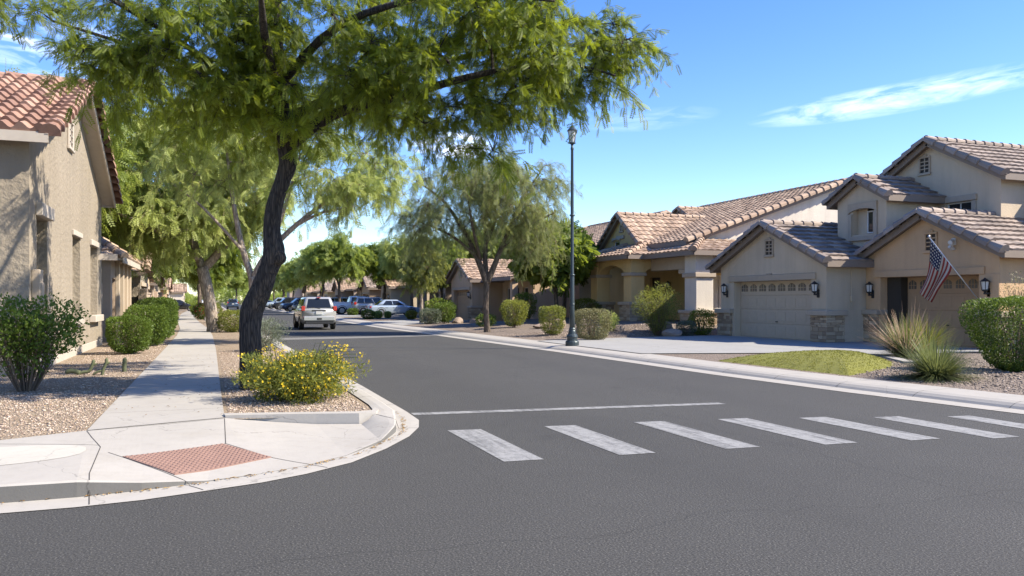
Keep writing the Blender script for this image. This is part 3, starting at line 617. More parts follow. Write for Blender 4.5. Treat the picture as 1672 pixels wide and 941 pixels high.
    def vent(s, sd_, a0, a1, z0, z1, m='trim'):
        b = MB(); wbox(b, sd_, a0-.06, a0, z0, z1, 0, .05); wbox(b, sd_, a1, a1+.06, z0, z1, 0, .05); wbox(b, sd_, a0-.09, a1+.09, z0-.09, z0, 0, .07); wbox(b, sd_, a0-.06, a1+.06, z1, z1+.06, 0, .055)
        cm = (a0+a1)/2; wbox(b, sd_, cm-.09, cm+.09, z1+.06, z1+.13, 0, .05); wbox(b, sd_, cm-.02, cm+.02, z0, z1, 0, .035)
        for i in range(1, 4): z = lerp(z0, z1, i/4); wbox(b, sd_, a0, a1, z-.02, z+.02, 0, .04)
        v = b.build('vent', MT[m], s.e); o, u, n, _, _ = sd_; p = MB(); P = lambda a, z: o+u*a+ZUP*z+n*.006; p.quad(P(a0, z0), P(a1, z0), P(a1, z1), P(a0, z1)); p.build('vent_opening', MT['dark'], v)
    def lantern(s, sd_, a, z):
        o, u, n, _, _ = sd_; c_ = o+u*a+ZUP*z+n*.17; b = MB(); b.cbox(*sorted((o.x if n.x else c_.x-.06, c_.x if n.x else c_.x+.06)), *sorted((o.y if n.y else c_.y-.06, c_.y if n.y else c_.y+.06)), z-.24, z-.18, .01)
        wbox(b, sd_, a-.06, a+.06, z-.32, z-.05, 0, .03); b.tube([o+u*a+ZUP*(z-.05), c_+ZUP*.10-n*.06, c_+ZUP*.2], .014, 6)
        b.lathe(c_, [(.02, .24), (.035, .215), (.12, .15), (.135, .13)][::-1], 8); b.lathe(c_, [(.065, -.15), (.09, -.12), (.09, -.10)], 8); b.lathe(c_, [(.012, -.22), (.03, -.17), (.06, -.15)], 8)
        for k in range(4): an = math.pi/4+k*math.pi/2; b.tube([c_+Vector((math.cos(an)*.085, math.sin(an)*.085, -.11)), c_+Vector((math.cos(an)*.115, math.sin(an)*.115, .135))], .009, 4)
        l = b.build('wall_lantern', MT['black'], s.e); gl = MB(); gl.lathe(c_, [(.07, -.10), (.10, .13)], 8); gl.build('glass', MT['lglass'], l)
    def stonebox(s, x0, x1, y0, y1, z0, z1, seed=1, row=.13):
        rg = random.Random(seed); b = MB(); b.box(x0+.03, x1-.03, y0+.03, y1-.03, z0, z1, .1); z = z0
        while z < z1-.04:
            h = min(rg.choice((.07, .10, .13, .15))*row/.13, z1-z)
            for (fx, ax0, ax1) in (('-x', y0, y1), ('-y', x0, x1), ('+x', y0, y1), ('+y', x0, x1)):
                a = ax0
                while a < ax1-.02:
                    l = min(rg.uniform(.14, .42), ax1-a)
                    if ax1-a-l < .1: l = ax1-a
                    d = rg.uniform(.015, .045); S = side(x0+.03, x1-.03, y0+.03, y1-.03, fx); o, u, n, _, _ = S; p = o+u*(a+.008)+ZUP*(z+.006); q = o+u*(a+l-.008)+n*d+ZUP*(z+h-.006)
                    b.cbox(min(p.x, q.x), max(p.x, q.x), min(p.y, q.y), max(p.y, q.y), z+.006, z+h-.006, .006, rg.random()); a += l
            z += h
        b.build('stone_pier', MT['stone'], s.e)
    def pier_cap(s, x0, x1, y0, y1, z0, z1): b = MB(); b.cbox(x0, x1, y0, y1, z0, z1, .02); b.build('pier_cap', s.trm, s.e)
    def arch(s, b, sd_, a0, a1, zs, zt, th, rise):   # wall panel above an arched opening
        o, u, n, _, _ = sd_; N_ = 12; P = lambda a, z, d: o+u*a+ZUP*z-n*d
        for i in range(N_):
            t0, t1 = i/N_, (i+1)/N_; x0, x1 = lerp(a0, a1, t0), lerp(a0, a1, t1); h0, h1 = zs+rise*math.sin(math.pi*t0)**.6, zs+rise*math.sin(math.pi*t1)**.6
            b.hexa((P(x0, h0, 0), P(x1, h1, 0), P(x1, h1, th), P(x0, h0, th), P(x0, zt, 0), P(x1, zt, 0), P(x1, zt, th), P(x0, zt, th)))
    def finish(s):
        for m, b in s.w.items(): b.build('wall', MT[m], s.e)
        s.r.build('roof', s.tile, s.e); s.f.build('fascia', s.fm, s.e)
        return s.e
# ------------------------------------------------------------------ two-storey house with both garages
H = House('garage_house', 'grey beige two-storey house with two garage doors and a flag', None, 'st_grey', 'tile_g', dict(wd=.32, c=.40, roll=.02, step=.06, seg=4))
S1 = side(19.3, 27, 21.25, 27.15, '-x')
H.gable(19.3, 27, 21.25, 27.15, 0, 2.85, 4.22, 'x', holes={'-x': [(21.98, 26.3, .13, 2.26, .34)]}, ends=(True, False))
H.garage_door(S1, 21.98, 26.3, .13, 2.26, .34, 'door_g', 8)
wbox(H.tr, S1, 21.72, 26.58, 2.26, 2.48, 0, .06); wbox(H.tr, S1, 24.0, 24.3, 2.48, 2.53, 0, .07); H.vent(S1, 23.98, 24.34, 3.22, 3.72); H.lantern(S1, 21.62, 1.95); H.lantern(S1, 26.72, 1.97)
H.stonebox(19.18, 19.98, 21.12, 21.9, .13, 1.02, 1); H.pier_cap(19.10, 20.06, 21.04, 21.98, 1.02, 1.2); H.stonebox(19.18, 19.9, 26.4, 27.26, .13, 1.02, 2); H.pier_cap(19.10, 19.98, 26.32, 27.34, 1.02, 1.2)
p = MB(); p.tube([(20.35, 21.22, 1.2), (20.35, 21.22, 2.8)], .018, 6); p.cbox(20.29, 20.41, 21.16, 21.25, 1.5, 1.7, .01); p.build('conduit', MT['st_grey'], H.e)
S2 = side(21, 27.5, 16.3, 21.24, '-x')
H.gable(21, 27.5, 16.3, 21.24, 0, 2.95, 4.16, 'x', holes={'-x': [(16.95, 20.62, .13, 2.30, .62)]}, m='st_warm', ends=(True, False))
H.garage_door(S2, 16.95, 20.05, .13, 2.30, .60, 'door_w', 7)
b = MB(); wbox(b, S2, 20.05, 20.62, .13, 2.3, .62, -.3, .01); b.build('recess_shade', MT['dark'], H.e)  # dark block paints in the shade of the deep recess beside the door
t2 = MB(); wbox(t2, S2, 16.75, 20.85, 2.30, 2.52, 0, .06); wbox(t2, S2, 16.3, 16.9, 0, 2.3, -.002, .03); t2.build('lintel', MT['st_warm'], H.e)
H.vent(S2, 18.42, 18.78, 3.1, 3.6, 'st_warm'); H.lantern(S2, 20.93, 1.93); H.lantern(S2, 16.62, 1.95)
H.stonebox(20.88, 21.5, 20.66, 21.3, .13, 1.05, 3); H.pier_cap(20.8, 21.6, 20.6, 21.36, 1.05, 1.22); H.stonebox(20.88, 21.6, 16.18, 16.86, .13, 1.05, 8); H.pier_cap(20.8, 21.7, 16.1, 16.94, 1.05, 1.22)
o, u, n, _, _ = S2; cmb_ = MB(); wbox(cmb_, S2, 17.72, 17.84, 3.05, 3.13, 0, .10); cmb_.tube([o+u*17.78+n*.10+ZUP*3.1, o+u*17.78+n*.2+ZUP*3.16], .05, 8); cmb_.tube([o+u*17.74+n*.12+ZUP*3.32, o+u*17.70+n*.26+ZUP*3.27], .07, 8); cmb_.tube([o+u*17.78+n*.06+ZUP*3.1, o+u*17.76+n*.12+ZUP*3.32], .025, 6); wbox(cmb_, S2, 17.7, 17.85, 3.2, 3.42, 0, .05)
cmb_.build('security_camera', MT['wframe'], H.e)
S3 = side(21.5, 24.4, 20.85, 23.1, '-x')
H.gable(21.5, 24.4, 20.85, 23.1, 2.5, 5.1, 5.72, 'x', oh=.30, og=.22, holes={'-x': [(21.38, 22.38, 3.86, 4.78, .30)]}, ends=(True, False))
H.window(S3, 21.40, 21.95, 3.90, 4.70, .30, 1, 0)
b = MB(); wbox(b, S3, 21.95, 22.38, 3.86, 4.78, .31, -.26, .01); b.build('window_jamb', MT['st_grey'], H.e)
wbox(H.tr, S3, 21.22, 21.38, 3.78, 4.62, 0, .07); wbox(H.tr, S3, 22.38, 22.54, 3.78, 4.62, 0, .07); wbox(H.tr, S3, 21.2, 22.5, 3.64, 3.80, 0, .10)
b = MB(); H.arch(b, side(21.43, 24, 20, 23, '-x'), 21.22, 22.54, 4.62, 4.98, .08, .16); b.build('window_arch', H.trm, H.e)
S4 = side(23.9, 33, 18.5, 23.75, '-x')
H.gable(23.9, 33, 18.5, 23.75, 2.6, 5.62, 7.05, 'x', holes={'-x': [(19.55, 20.55, 3.9, 4.9, .12)]}, ends=(True, True))
H.window(S4, 19.55, 20.55, 3.9, 4.9, .12, 2); H.vent(S4, 21.25, 21.62, 6.1, 6.62); wbox(H.tr, S4, 19.35, 21.0, 4.9, 5.1, 0, .09); wbox(H.tr, S4, 19.38, 19.55, 3.9, 4.9, 0, .05); wbox(H.tr, S4, 20.55, 20.95, 3.9, 4.9, 0, .05)
H.gable(26, 33, 10.5, 18.6, 0, 5.3, 6.0, 'y', ends=(True, False))
H.finish()
# ------------------------------------------------------------------ ochre porch house
H = House('porch_house', 'ochre house with arched porch, stone based piers and brown tiled roofs', None, 'st_tan', 'tile_b', dict(wd=.36, c=.42, roll=.05, step=.04, seg=5)); FZ = .40
S = side(21, 38.6, 31.5, 44, '-y')
H.gable(21, 38.6, 31.5, 44, .2, 4.35, 7.38, 'y', oh=.7, og=.3, m='st_white', sides=('-y', '+y', '+x'))
SF = side(22.4, 38, 31.5, 44, '-x')
wall(H.wm('st_och'), SF, .3, [(31.5, 4.4), (44, 4.4)], [(33.2, 34.3, FZ, 2.75, .15), (36.9, 38.0, FZ, 2.75, .2), (31.75, 32.5, 1.2, 2.6, .1)])
H.door(SF, 33.2, 34.3, FZ, 2.75, .15); H.door(SF, 36.9, 38.0, FZ, 2.75, .2); H.window(SF, 31.75, 32.5, 1.2, 2.6, .1, 1, 1)
S5 = side(20.6, 29.9, 35.8, 39.9, '-x')
H.gable(20.6, 29.9, 35.8, 39.9, 3.5, 4.45, 5.98, 'x', oh=.28, og=.25, m='st_och', holes={'-x': [(38.1, 38.75, 4.05, 4.72, .12)]}, ends=(True, False))
H.window(S5, 38.1, 38.75, 4.05, 4.72, .12, 1, 1); b = MB(); wbox(b, S5, 37.55, 38.35, 4.82, 5.0, 0, .09); H.arch(b, side(20.52, 24, 36, 40, '-x'), 38.0, 38.85, 4.72, 4.90, .08, .1); b.build('window_trim', MT['trim_l'], H.e); H.vent(S5, 37.72, 37.98, 5.25, 5.5, 'trim')
# entry porch: hipped roof on piers
e = [(18.6, 33.6), (18.6, 38.7)]; ze = 3.72; zt = 4.46
H.roof((18.55, 33.55, ze), (18.55, 38.75, ze), (20.7, 37.2, zt), (20.7, 35.2, zt)); H.roof((18.55, 33.55, ze), (21.6, 33.55, ze), (21.6, 35.2, zt), (20.7, 35.2, zt)); H.roof((18.55, 38.75, ze), (21.6, 38.75, ze), (21.6, 37.2, zt), (20.7, 37.2, zt))
H.cap((18.55, 33.55, ze+.03), (20.7, 35.2, zt+.03)); H.cap((18.55, 38.75, ze+.03), (20.7, 37.2, zt+.03))
H.f.bar((18.57, 33.6, ze-.1), (18.57, 38.7, ze-.1), .05, .2); H.f.bar((18.6, 33.57, ze-.1), (21.6, 33.57, ze-.1), .05, .2); H.f.bar((18.6, 38.73, ze-.1), (21.6, 38.73, ze-.1), .05, .2)
P_ = MB(); 
P_.cbox(19.0, 19.75, 34.0, 34.75, 1.3, 3.62, .02); P_.cbox(19.0, 19.75, 37.6, 38.35, 1.3, 3.62, .02)
H.arch(P_, side(19.06, 22, 30, 40, '-x'), 34.75, 37.6, 2.85, 3.6, .5, .45); H.arch(P_, side(19, 22, 34.06, 40, '-y'), 19.75, 22.4, 2.85, 3.6, .5, .4)
P_.build('porch_pier', MT['st_och'], H.e)
for y0 in (34.0, 37.6): H.stonebox(18.85, 19.9, y0-.15, y0+.9, FZ-.1, 1.3, int(y0)); H.pier_cap(18.78, 19.97, y0-.22, y0+.97, 1.3, 1.46); H.pier_cap(18.92, 19.83, y0-.08, y0+.83, 2.72, 2.88)
# corner porch towards the camera
ze = 3.70; zt = 4.36
H.roof((19.45, 29.35, ze), (27.5, 29.35, ze), (27.5, 31.3, zt), (21.2, 31.3, zt)); H.roof((19.45, 29.35, ze), (19.45, 33.8, ze), (21.2, 33.8, zt), (21.2, 31.3, zt)); H.cap((19.45, 29.35, ze+.03), (21.2, 31.3, zt+.03), .15)
H.f.bar((19.5, 29.37, ze-.1), (27.5, 29.37, ze-.1), .05, .2); H.f.bar((19.47, 29.4, ze-.1), (19.47, 33.8, ze-.1), .05, .2)
b = MB(); b.cbox(19.85, 20.75, 29.75, 30.65, .9, 3.56, .02); b.build('porch_pier', MT['st_white'], H.e)
H.stonebox(19.7, 20.9, 29.6, 30.8, .25, .95, 11); H.pier_cap(19.62, 20.98, 29.52, 30.88, .95, 1.1); H.pier_cap(19.76, 20.84, 29.66, 30.74, 2.55, 2.75)
b = MB(); b.cbox(20.1, 20.5, 30.65, 34.0, 2.95, 3.55, .02); b.cbox(20.06, 20.54, 30.65, 31.5, 2.75, 2.95, .02); b.cbox(20.75, 27, 29.95, 30.35, 2.98, 3.55, .02); b.cbox(20.75, 21.7, 29.9, 30.4, 2.78, 2.98, .02); b.build('porch_beam', MT['trim'], H.e)
SP = side(21, 28, 31.42, 40, '-y'); wall(H.wm('st_och'), SP, .2, [(21, 3.7), (28, 3.7)], [(21.6, 22.9, 1.0, 2.7, .12)]); H.window(SP, 21.6, 22.9, 1.0, 2.7, .12, 2)
b = MB(); 
for k in range(15): b.cbox(20.95+k*.17, 21.0+k*.17, 29.85, 29.9, .42, 1.12, .006)
b.cbox(20.9, 23.5, 29.83, 29.92, 1.12, 1.19, .01); b.cbox(20.9, 23.5, 29.84, 29.91, .42, .48, .01); b.build('railing', MT['trim_l'], H.e)
b = MB(); b.cbox(18.9, 27.5, 29.7, 44, .2, FZ, .02); b.build('porch_floor', MT['conc'], H.e)
H.lantern(SF, 35.9, 2.3)
H.gable(27, 36, 39.9, 43.9, 4.6, 5.9, 7.0, 'x', ends=(True, False))
H.finish()
# ------------------------------------------------------------------ plainer houses further up the street
def far_house(name, label, Y0, X0=17.5, depth=10, ln=11, gar=0, st='st_tan', tile='tile_g', sgn=1, hi=6.2, zb=.1, group=None, tp=None, hip=False, ev=3.0):
    """sgn=+1: house right of the street (facade faces -X), -1: left of it (facade faces +X)."""
    H = House(name, label, group, st, tile, tp or dict(wd=.36, c=.42, roll=.045, step=.04, seg=2))
    fs = '-x' if sgn > 0 else '+x'; Y1 = Y0+ln
    def xx(a, b_): return (X0+a, X0+b_) if sgn > 0 else (X0-b_, X0-a)
    a, b_ = xx(2.2, depth); Sm = side(a, b_, Y0, Y1, fs); hm = []
    for k in range(3): y = Y0+ln*(.52+.16*k) if gar == 0 else Y0+ln*(.08+.14*k); hm.append((y, y+.85, (zb if k == 1 else 1.0), 2.35, .15))
    H.gable(a, b_, Y0, Y1, 0, ev, hi, 'y', holes={fs: hm, '-y': [(lerp(a, b_, .35), lerp(a, b_, .5), 1.0, 2.3, .12)]}, sides=(fs, '-y', '+y'))
    Sn = side(a, b_, Y0, Y1, '-y'); H.window(Sn, lerp(a, b_, .35), lerp(a, b_, .5), 1.0, 2.3, .12, 2)
    for k, h in enumerate(hm):
        (H.door if k == 1 else H.window)(Sm, h[0], h[1], h[2], h[3], .15)
    g0, g1 = (Y0+.4, Y0+5.4) if gar == 0 else (Y1-5.4, Y1-.4)
    c0, c1 = xx(0, 6); Sg = side(c0, c1, g0, g1, fs); H.gable(c0, c1, g0, g1, 0, ev-.05, ev+1.2, 'x', holes={fs: [(g0+.6, g1-.6, zb, 2.25, .3)]})
    H.garage_door(Sg, g0+.6, g1-.6, zb, 2.25, .3, 'door_w', 8, False); wbox(H.tr, Sg, g0+.4, g1-.4, 2.25, 2.45, 0, .06); H.vent(Sg, (g0+g1)/2-.15, (g0+g1)/2+.15, ev+.25, ev+.65)
    px0, px1 = xx(-.12, .7); H.stonebox(px0, px1, g0-.1, g0+.55, zb, 1.0, int(Y0)); H.pier_cap(px0-.06, px1+.06, g0-.16, g0+.61, 1.0, 1.14); H.lantern(Sg, g0+.3, 1.9)
    # porch post and beam
    q0, q1 = xx(.9, 1.3); yp = Y1-.5 if gar == 0 else Y0+.5; b = MB(); b.cbox(q0, q1, yp-.2, yp+.2, zb, ev-.15, .02); b.build('porch_post', MT[st], H.e)
    r0, r1 = xx(.7, 2.9); yy0, yy1 = (g1+.3, Y1) if gar == 0 else (Y0, g0-.3); lo, hi_ = (r0, r1) if sgn > 0 else (r1, r0)
    H.roof((lo, yy0, ev-.02), (lo, yy1, ev-.02), (hi_, yy1, ev+.62), (hi_, yy0, ev+.62)); H.f.bar((lo, yy0, ev-.12), (lo, yy1, ev-.12), .05, .2)
    return H.finish()
far_house('courtyard_house', 'tan house with one garage door and stone pier behind the wispy tree', 46.0, 16.6, 21, 11, 1, 'st_tan', 'tile_b', hi=7.2)
far_house('courtyard_house', 'rose beige house behind the pale blue sedan', 62, 17.8, 13, 12, 0, 'st_pink', 'tile_g', hi=5.9)
far_house('courtyard_house', 'grey beige house whose driveway holds the white pickup', 77, 17.8, 13, 12, 1, 'st_grey', 'tile_b', hi=5.6)
far_house('courtyard_house', 'tan gabled house showing just above the roof of the driving car', 92, 17.2, 13, 12, 0, 'st_tan', 'tile_g', hi=5.8)
far_house('courtyard_house', 'far rose beige house behind the dark blue parked car', 107, 17.0, 13, 12, 1, 'st_pink', 'tile_b', hi=5.6)
far_house('courtyard_house', 'distant ochre house behind the black pickup', 122, 16.5, 13, 12, 0, 'st_och', 'tile_g', hi=5.6)
far_house('courtyard_house', 'farthest grey house behind the last parked cars on that kerb', 138, 16.0, 13, 12, 1, 'st_grey', 'tile_b', hi=5.8)
# tall far building that rises above the trees at the end of the road
H = House('stepped_building', 'tall rose beige stepped building rising above the far trees', None, 'st_pink', 'tile_g'); 
for x0, x1, y0, y1, h in ((20.5, 25, 196, 206, 11.6), (17.6, 20.5, 197, 205, 9.6), (25, 29, 197, 205, 9.2)):
    bb = H.wm(); bb.box(x0, x1, y0, y1, 0, h); b = MB(); b.cbox(x0-.2, x1+.2, y0-.2, y1+.2, h, h+.4, .05); b.build('parapet', MT['trim'], H.e)
    for k in range(3): 
        yy = lerp(y0, y1, .2+.27*k); zz = h-2.6; S_ = side(x0, x1, y0, y1, '-x'); H.window(S_, yy, yy+1.1, zz, zz+1.5, -.05)
    S_ = side(x0, x1, y0, y1, '-y'); H.window(S_, (x0+x1)/2-.7, (x0+x1)/2+.7, h-2.6, h-1.1, -.05, 2)
for m, b in H.w.items(): b.build('wall', MT[m], H.e)
H.e['category'] = 'building'
# ------------------------------------------------------------------ near left house
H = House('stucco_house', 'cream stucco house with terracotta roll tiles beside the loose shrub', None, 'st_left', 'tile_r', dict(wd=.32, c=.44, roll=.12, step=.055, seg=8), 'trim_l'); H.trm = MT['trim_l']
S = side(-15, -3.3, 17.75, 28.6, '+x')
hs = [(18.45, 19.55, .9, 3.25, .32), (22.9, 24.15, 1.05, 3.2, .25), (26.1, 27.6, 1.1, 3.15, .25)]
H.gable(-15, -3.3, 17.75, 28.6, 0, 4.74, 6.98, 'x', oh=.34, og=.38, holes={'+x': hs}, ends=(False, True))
for h in hs: H.window(S, h[0], h[1], h[2], h[3], h[4], 2, 1)
wbox(H.tr, S, 18.35, 19.65, 3.25, 3.52, 0, .13); wbox(H.tr, S, 22.8, 24.25, 3.2, 3.34, 0, .06); wbox(H.tr, S, 26.0, 27.7, 3.15, 3.32, 0, .07); wbox(H.tr, S, 25.95, 27.75, .9, 1.1, 0, .17); wbox(H.tr, S, 22.8, 24.25, .9, 1.05, 0, .1); wbox(H.tr, S, 18.35, 19.65, .74, .9, 0, .1)
H.vent(S, 22.15, 22.75, 5.35, 5.95, 'trim_l')
b = MB(); wbox(b, S, 17.95, 18.28, 1.35, 2.15, 0, .15); wbox(b, S, 18.0, 18.23, 1.4, 1.9, 0, .18); b.build('meter_box', MT['trim'], H.e)
wbox(H.tr, S, 17.77, 28.58, .05, .32, 0, .03)
H.finish()
# garden wall with a wooden gate, then the lower houses along that pavement
gw = tag(empty('garden_wall', (-3.5, 29.45, 0)), 'tan stucco garden wall with wooden gate beside the cream house', 'garden wall')
b = MB(); 
for y0, y1 in ((-.8, -.15), (.85, 1.0)): b.cbox(-.1, .1, y0, y1, 0, 1.95, .02)
b.cbox(-.14, .14, -.2, -.05, 0, 2.1, .02); b.cbox(-.14, .14, .82, .98, 0, 2.1, .02); b.build('wall', MT['st_pink'], gw)
b = MB(); 
for k in range(8): b.cbox(-.03, .03, -.04+k*.107, .06+k*.107, .15, 1.9, .006)
gt = b.build('gate', MT['wood'], gw); b = MB(); b.cbox(.03, .06, .7, .76, 1.0, 1.14, .005); b.build('latch', MT['black'], gt)
H = House('courtyard_house', 'low cream house with brown hipped roof just past the near stucco house', None, 'st_pink', 'tile_b', dict(wd=.36, c=.40, roll=.05, step=.045, seg=4), 'trim_l')
S = side(-13, -3.2, 30.20, 36.10, '+x'); hs = [(30.65, 33.15, .15, 2.3, .25), (32.10, 32.70, .9, 2.4, .2), (33.60, 34.20, .9, 2.4, .2), (34.90, 35.50, .9, 2.4, .2)]
wall(H.wm(), S, 0, [(30.20, 3.0), (36.10, 3.0)], hs); wall(H.wm(), side(-13, -3.2, 30.20, 36.10, '-y'), 0, [(-13, 3), (-3.2, 3)]); wall(H.wm(), side(-13, -3.2, 30.20, 36.10, '+y'), 0, [(-13, 3), (-3.2, 3)])
H.door(S, 30.65, 33.15, .15, 2.3, .25, 'wood')
for h in hs[1:]: H.window(S, h[0], h[1], h[2], h[3], .2)
H.roof((-2.75, 29.80, 3.0), (-13, 29.80, 3.0), (-13, 33.15, 5.2), (-5.9, 33.15, 5.2)); H.roof((-2.75, 36.50, 3.0), (-13, 36.50, 3.0), (-13, 33.15, 5.2), (-5.9, 33.15, 5.2)); H.roof((-2.75, 29.80, 3.0), (-2.75, 36.50, 3.0), (-5.9, 33.20, 5.2), (-5.9, 33.10, 5.2))
H.cap((-2.75, 29.80, 3.03), (-5.9, 33.15, 5.23)); H.cap((-2.75, 36.50, 3.03), (-5.9, 33.15, 5.23)); H.cap((-5.9, 33.15, 5.22), (-13, 33.15, 5.22))
H.f.bar((-2.77, 29.80, 2.9), (-2.77, 36.50, 2.9), .05, .2); H.f.bar((-2.77, 27.92, 2.9), (-13, 27.92, 2.9), .05, .2)
for y in (31.65, 33.15, 34.60, 35.95): wbox(H.tr, S, y-.12, y+.12, 0, 2.9, 0, .14)
H.trm = MT['st_left']; b = MB(); b.lathe((-2.75, 35.10, .12), [(.22, 0), (.2, .5), (.25, .8), (.3, .82), (.3, .92)], 12); b.build('planter_pillar', MT['trim_l'], H.e)
H.finish()
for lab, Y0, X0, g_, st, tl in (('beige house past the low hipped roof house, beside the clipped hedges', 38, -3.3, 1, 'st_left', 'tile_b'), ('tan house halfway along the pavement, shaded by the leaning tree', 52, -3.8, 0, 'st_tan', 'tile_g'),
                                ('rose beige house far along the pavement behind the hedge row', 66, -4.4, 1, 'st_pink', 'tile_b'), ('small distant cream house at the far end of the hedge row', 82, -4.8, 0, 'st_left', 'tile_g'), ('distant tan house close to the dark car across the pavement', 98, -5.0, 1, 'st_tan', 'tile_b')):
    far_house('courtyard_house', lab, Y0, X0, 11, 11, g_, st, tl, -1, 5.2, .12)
far_house('courtyard_house', 'white walled house at the end of the pavement', 150, -4.5, 12, 14, 0, 'st_white', 'tile_b', -1, 5.4, .12)
for lab, Y0, X0 in (('low tan courtyard wall in front of the beige house by the hedges', 43.2, -3.15), ('low courtyard wall before the tan house shaded by the leaning tree', 57.5, -3.5)):
    b = MB(); b.cbox(-.1, .1, 0, 4.6, 0, 1.75, .02); b.cbox(-.2, .2, -.2, .2, 0, 2.0, .02); b.cbox(-.2, .2, 4.4, 4.8, 0, 2.0, .02); b.cbox(-.14, .14, .2, 4.4, 1.75, 1.83, .02)
    o = b.build('courtyard_wall', MT['st_pink']); o.location = (X0, Y0, .1); tag(o, lab, 'wall')
# ------------------------------------------------------------------ plants
def unit(a): return a/np.maximum(np.linalg.norm(a, axis=-1, keepdims=True), 1e-9)
def frond_tpl(pairs, ll, wd, fwd=.55):
    V = []; F = []
    for i in range(pairs):
        x = .12+.83*i/max(1, pairs-1); k = ll*(1-.35*abs(i/max(1, pairs-1)-.45))
        for s_ in (1, -1):
            d = np.array([fwd, s_*.85]); d /= np.linalg.norm(d); p = np.array([-d[1], d[0]]); q = len(V)
            for t, w_ in ((0, 0), (.5, wd), (1, 0), (.5, -wd)): a = np.array([x, 0])+d*k*t+p*w_; V.append((a[0], a[1], -.18*a[0]**2-.25*abs(a[1])**1.5))
            F.append((q, q+1, q+2, q+3))
    return np.array(V), np.array(F)
def place(tpl, O, D, S, rg, tint=None, roll=1.0):
    TV, TF = tpl; n = len(O); D = unit(D); up = np.tile([0, 0, 1.0], (n, 1))+rg.normal(0, roll, (n, 3)); Sd = unit(np.cross(up, D)); U = np.cross(D, Sd)
    V = O[:, None, :]+S[:, None, None]*(TV[None, :, 0, None]*D[:, None, :]+TV[None, :, 1, None]*Sd[:, None, :]+TV[None, :, 2, None]*U[:, None, :])
    F = TF[None]+(np.arange(n)*len(TV))[:, None, None]
    return V.reshape(-1, 3), F.reshape(-1, TF.shape[1]), np.repeat(tint, len(TV)) if tint is not None else None
def smooth_path(pts, k=4):
    pts = [np.array(p, float) for p in pts]; out = []
    for i in range(len(pts)-1):
        p0 = pts[max(i-1, 0)]; p1 = pts[i]; p2 = pts[i+1]; p3 = pts[min(i+2, len(pts)-1)]
        for j in range(k):
            t = j/k; out.append(.5*((2*p1)+(-p0+p2)*t+(2*p0-5*p1+4*p2-p3)*t*t+(-p0+3*p1-3*p2+p3)*t**3))
    out.append(pts[-1]); return out
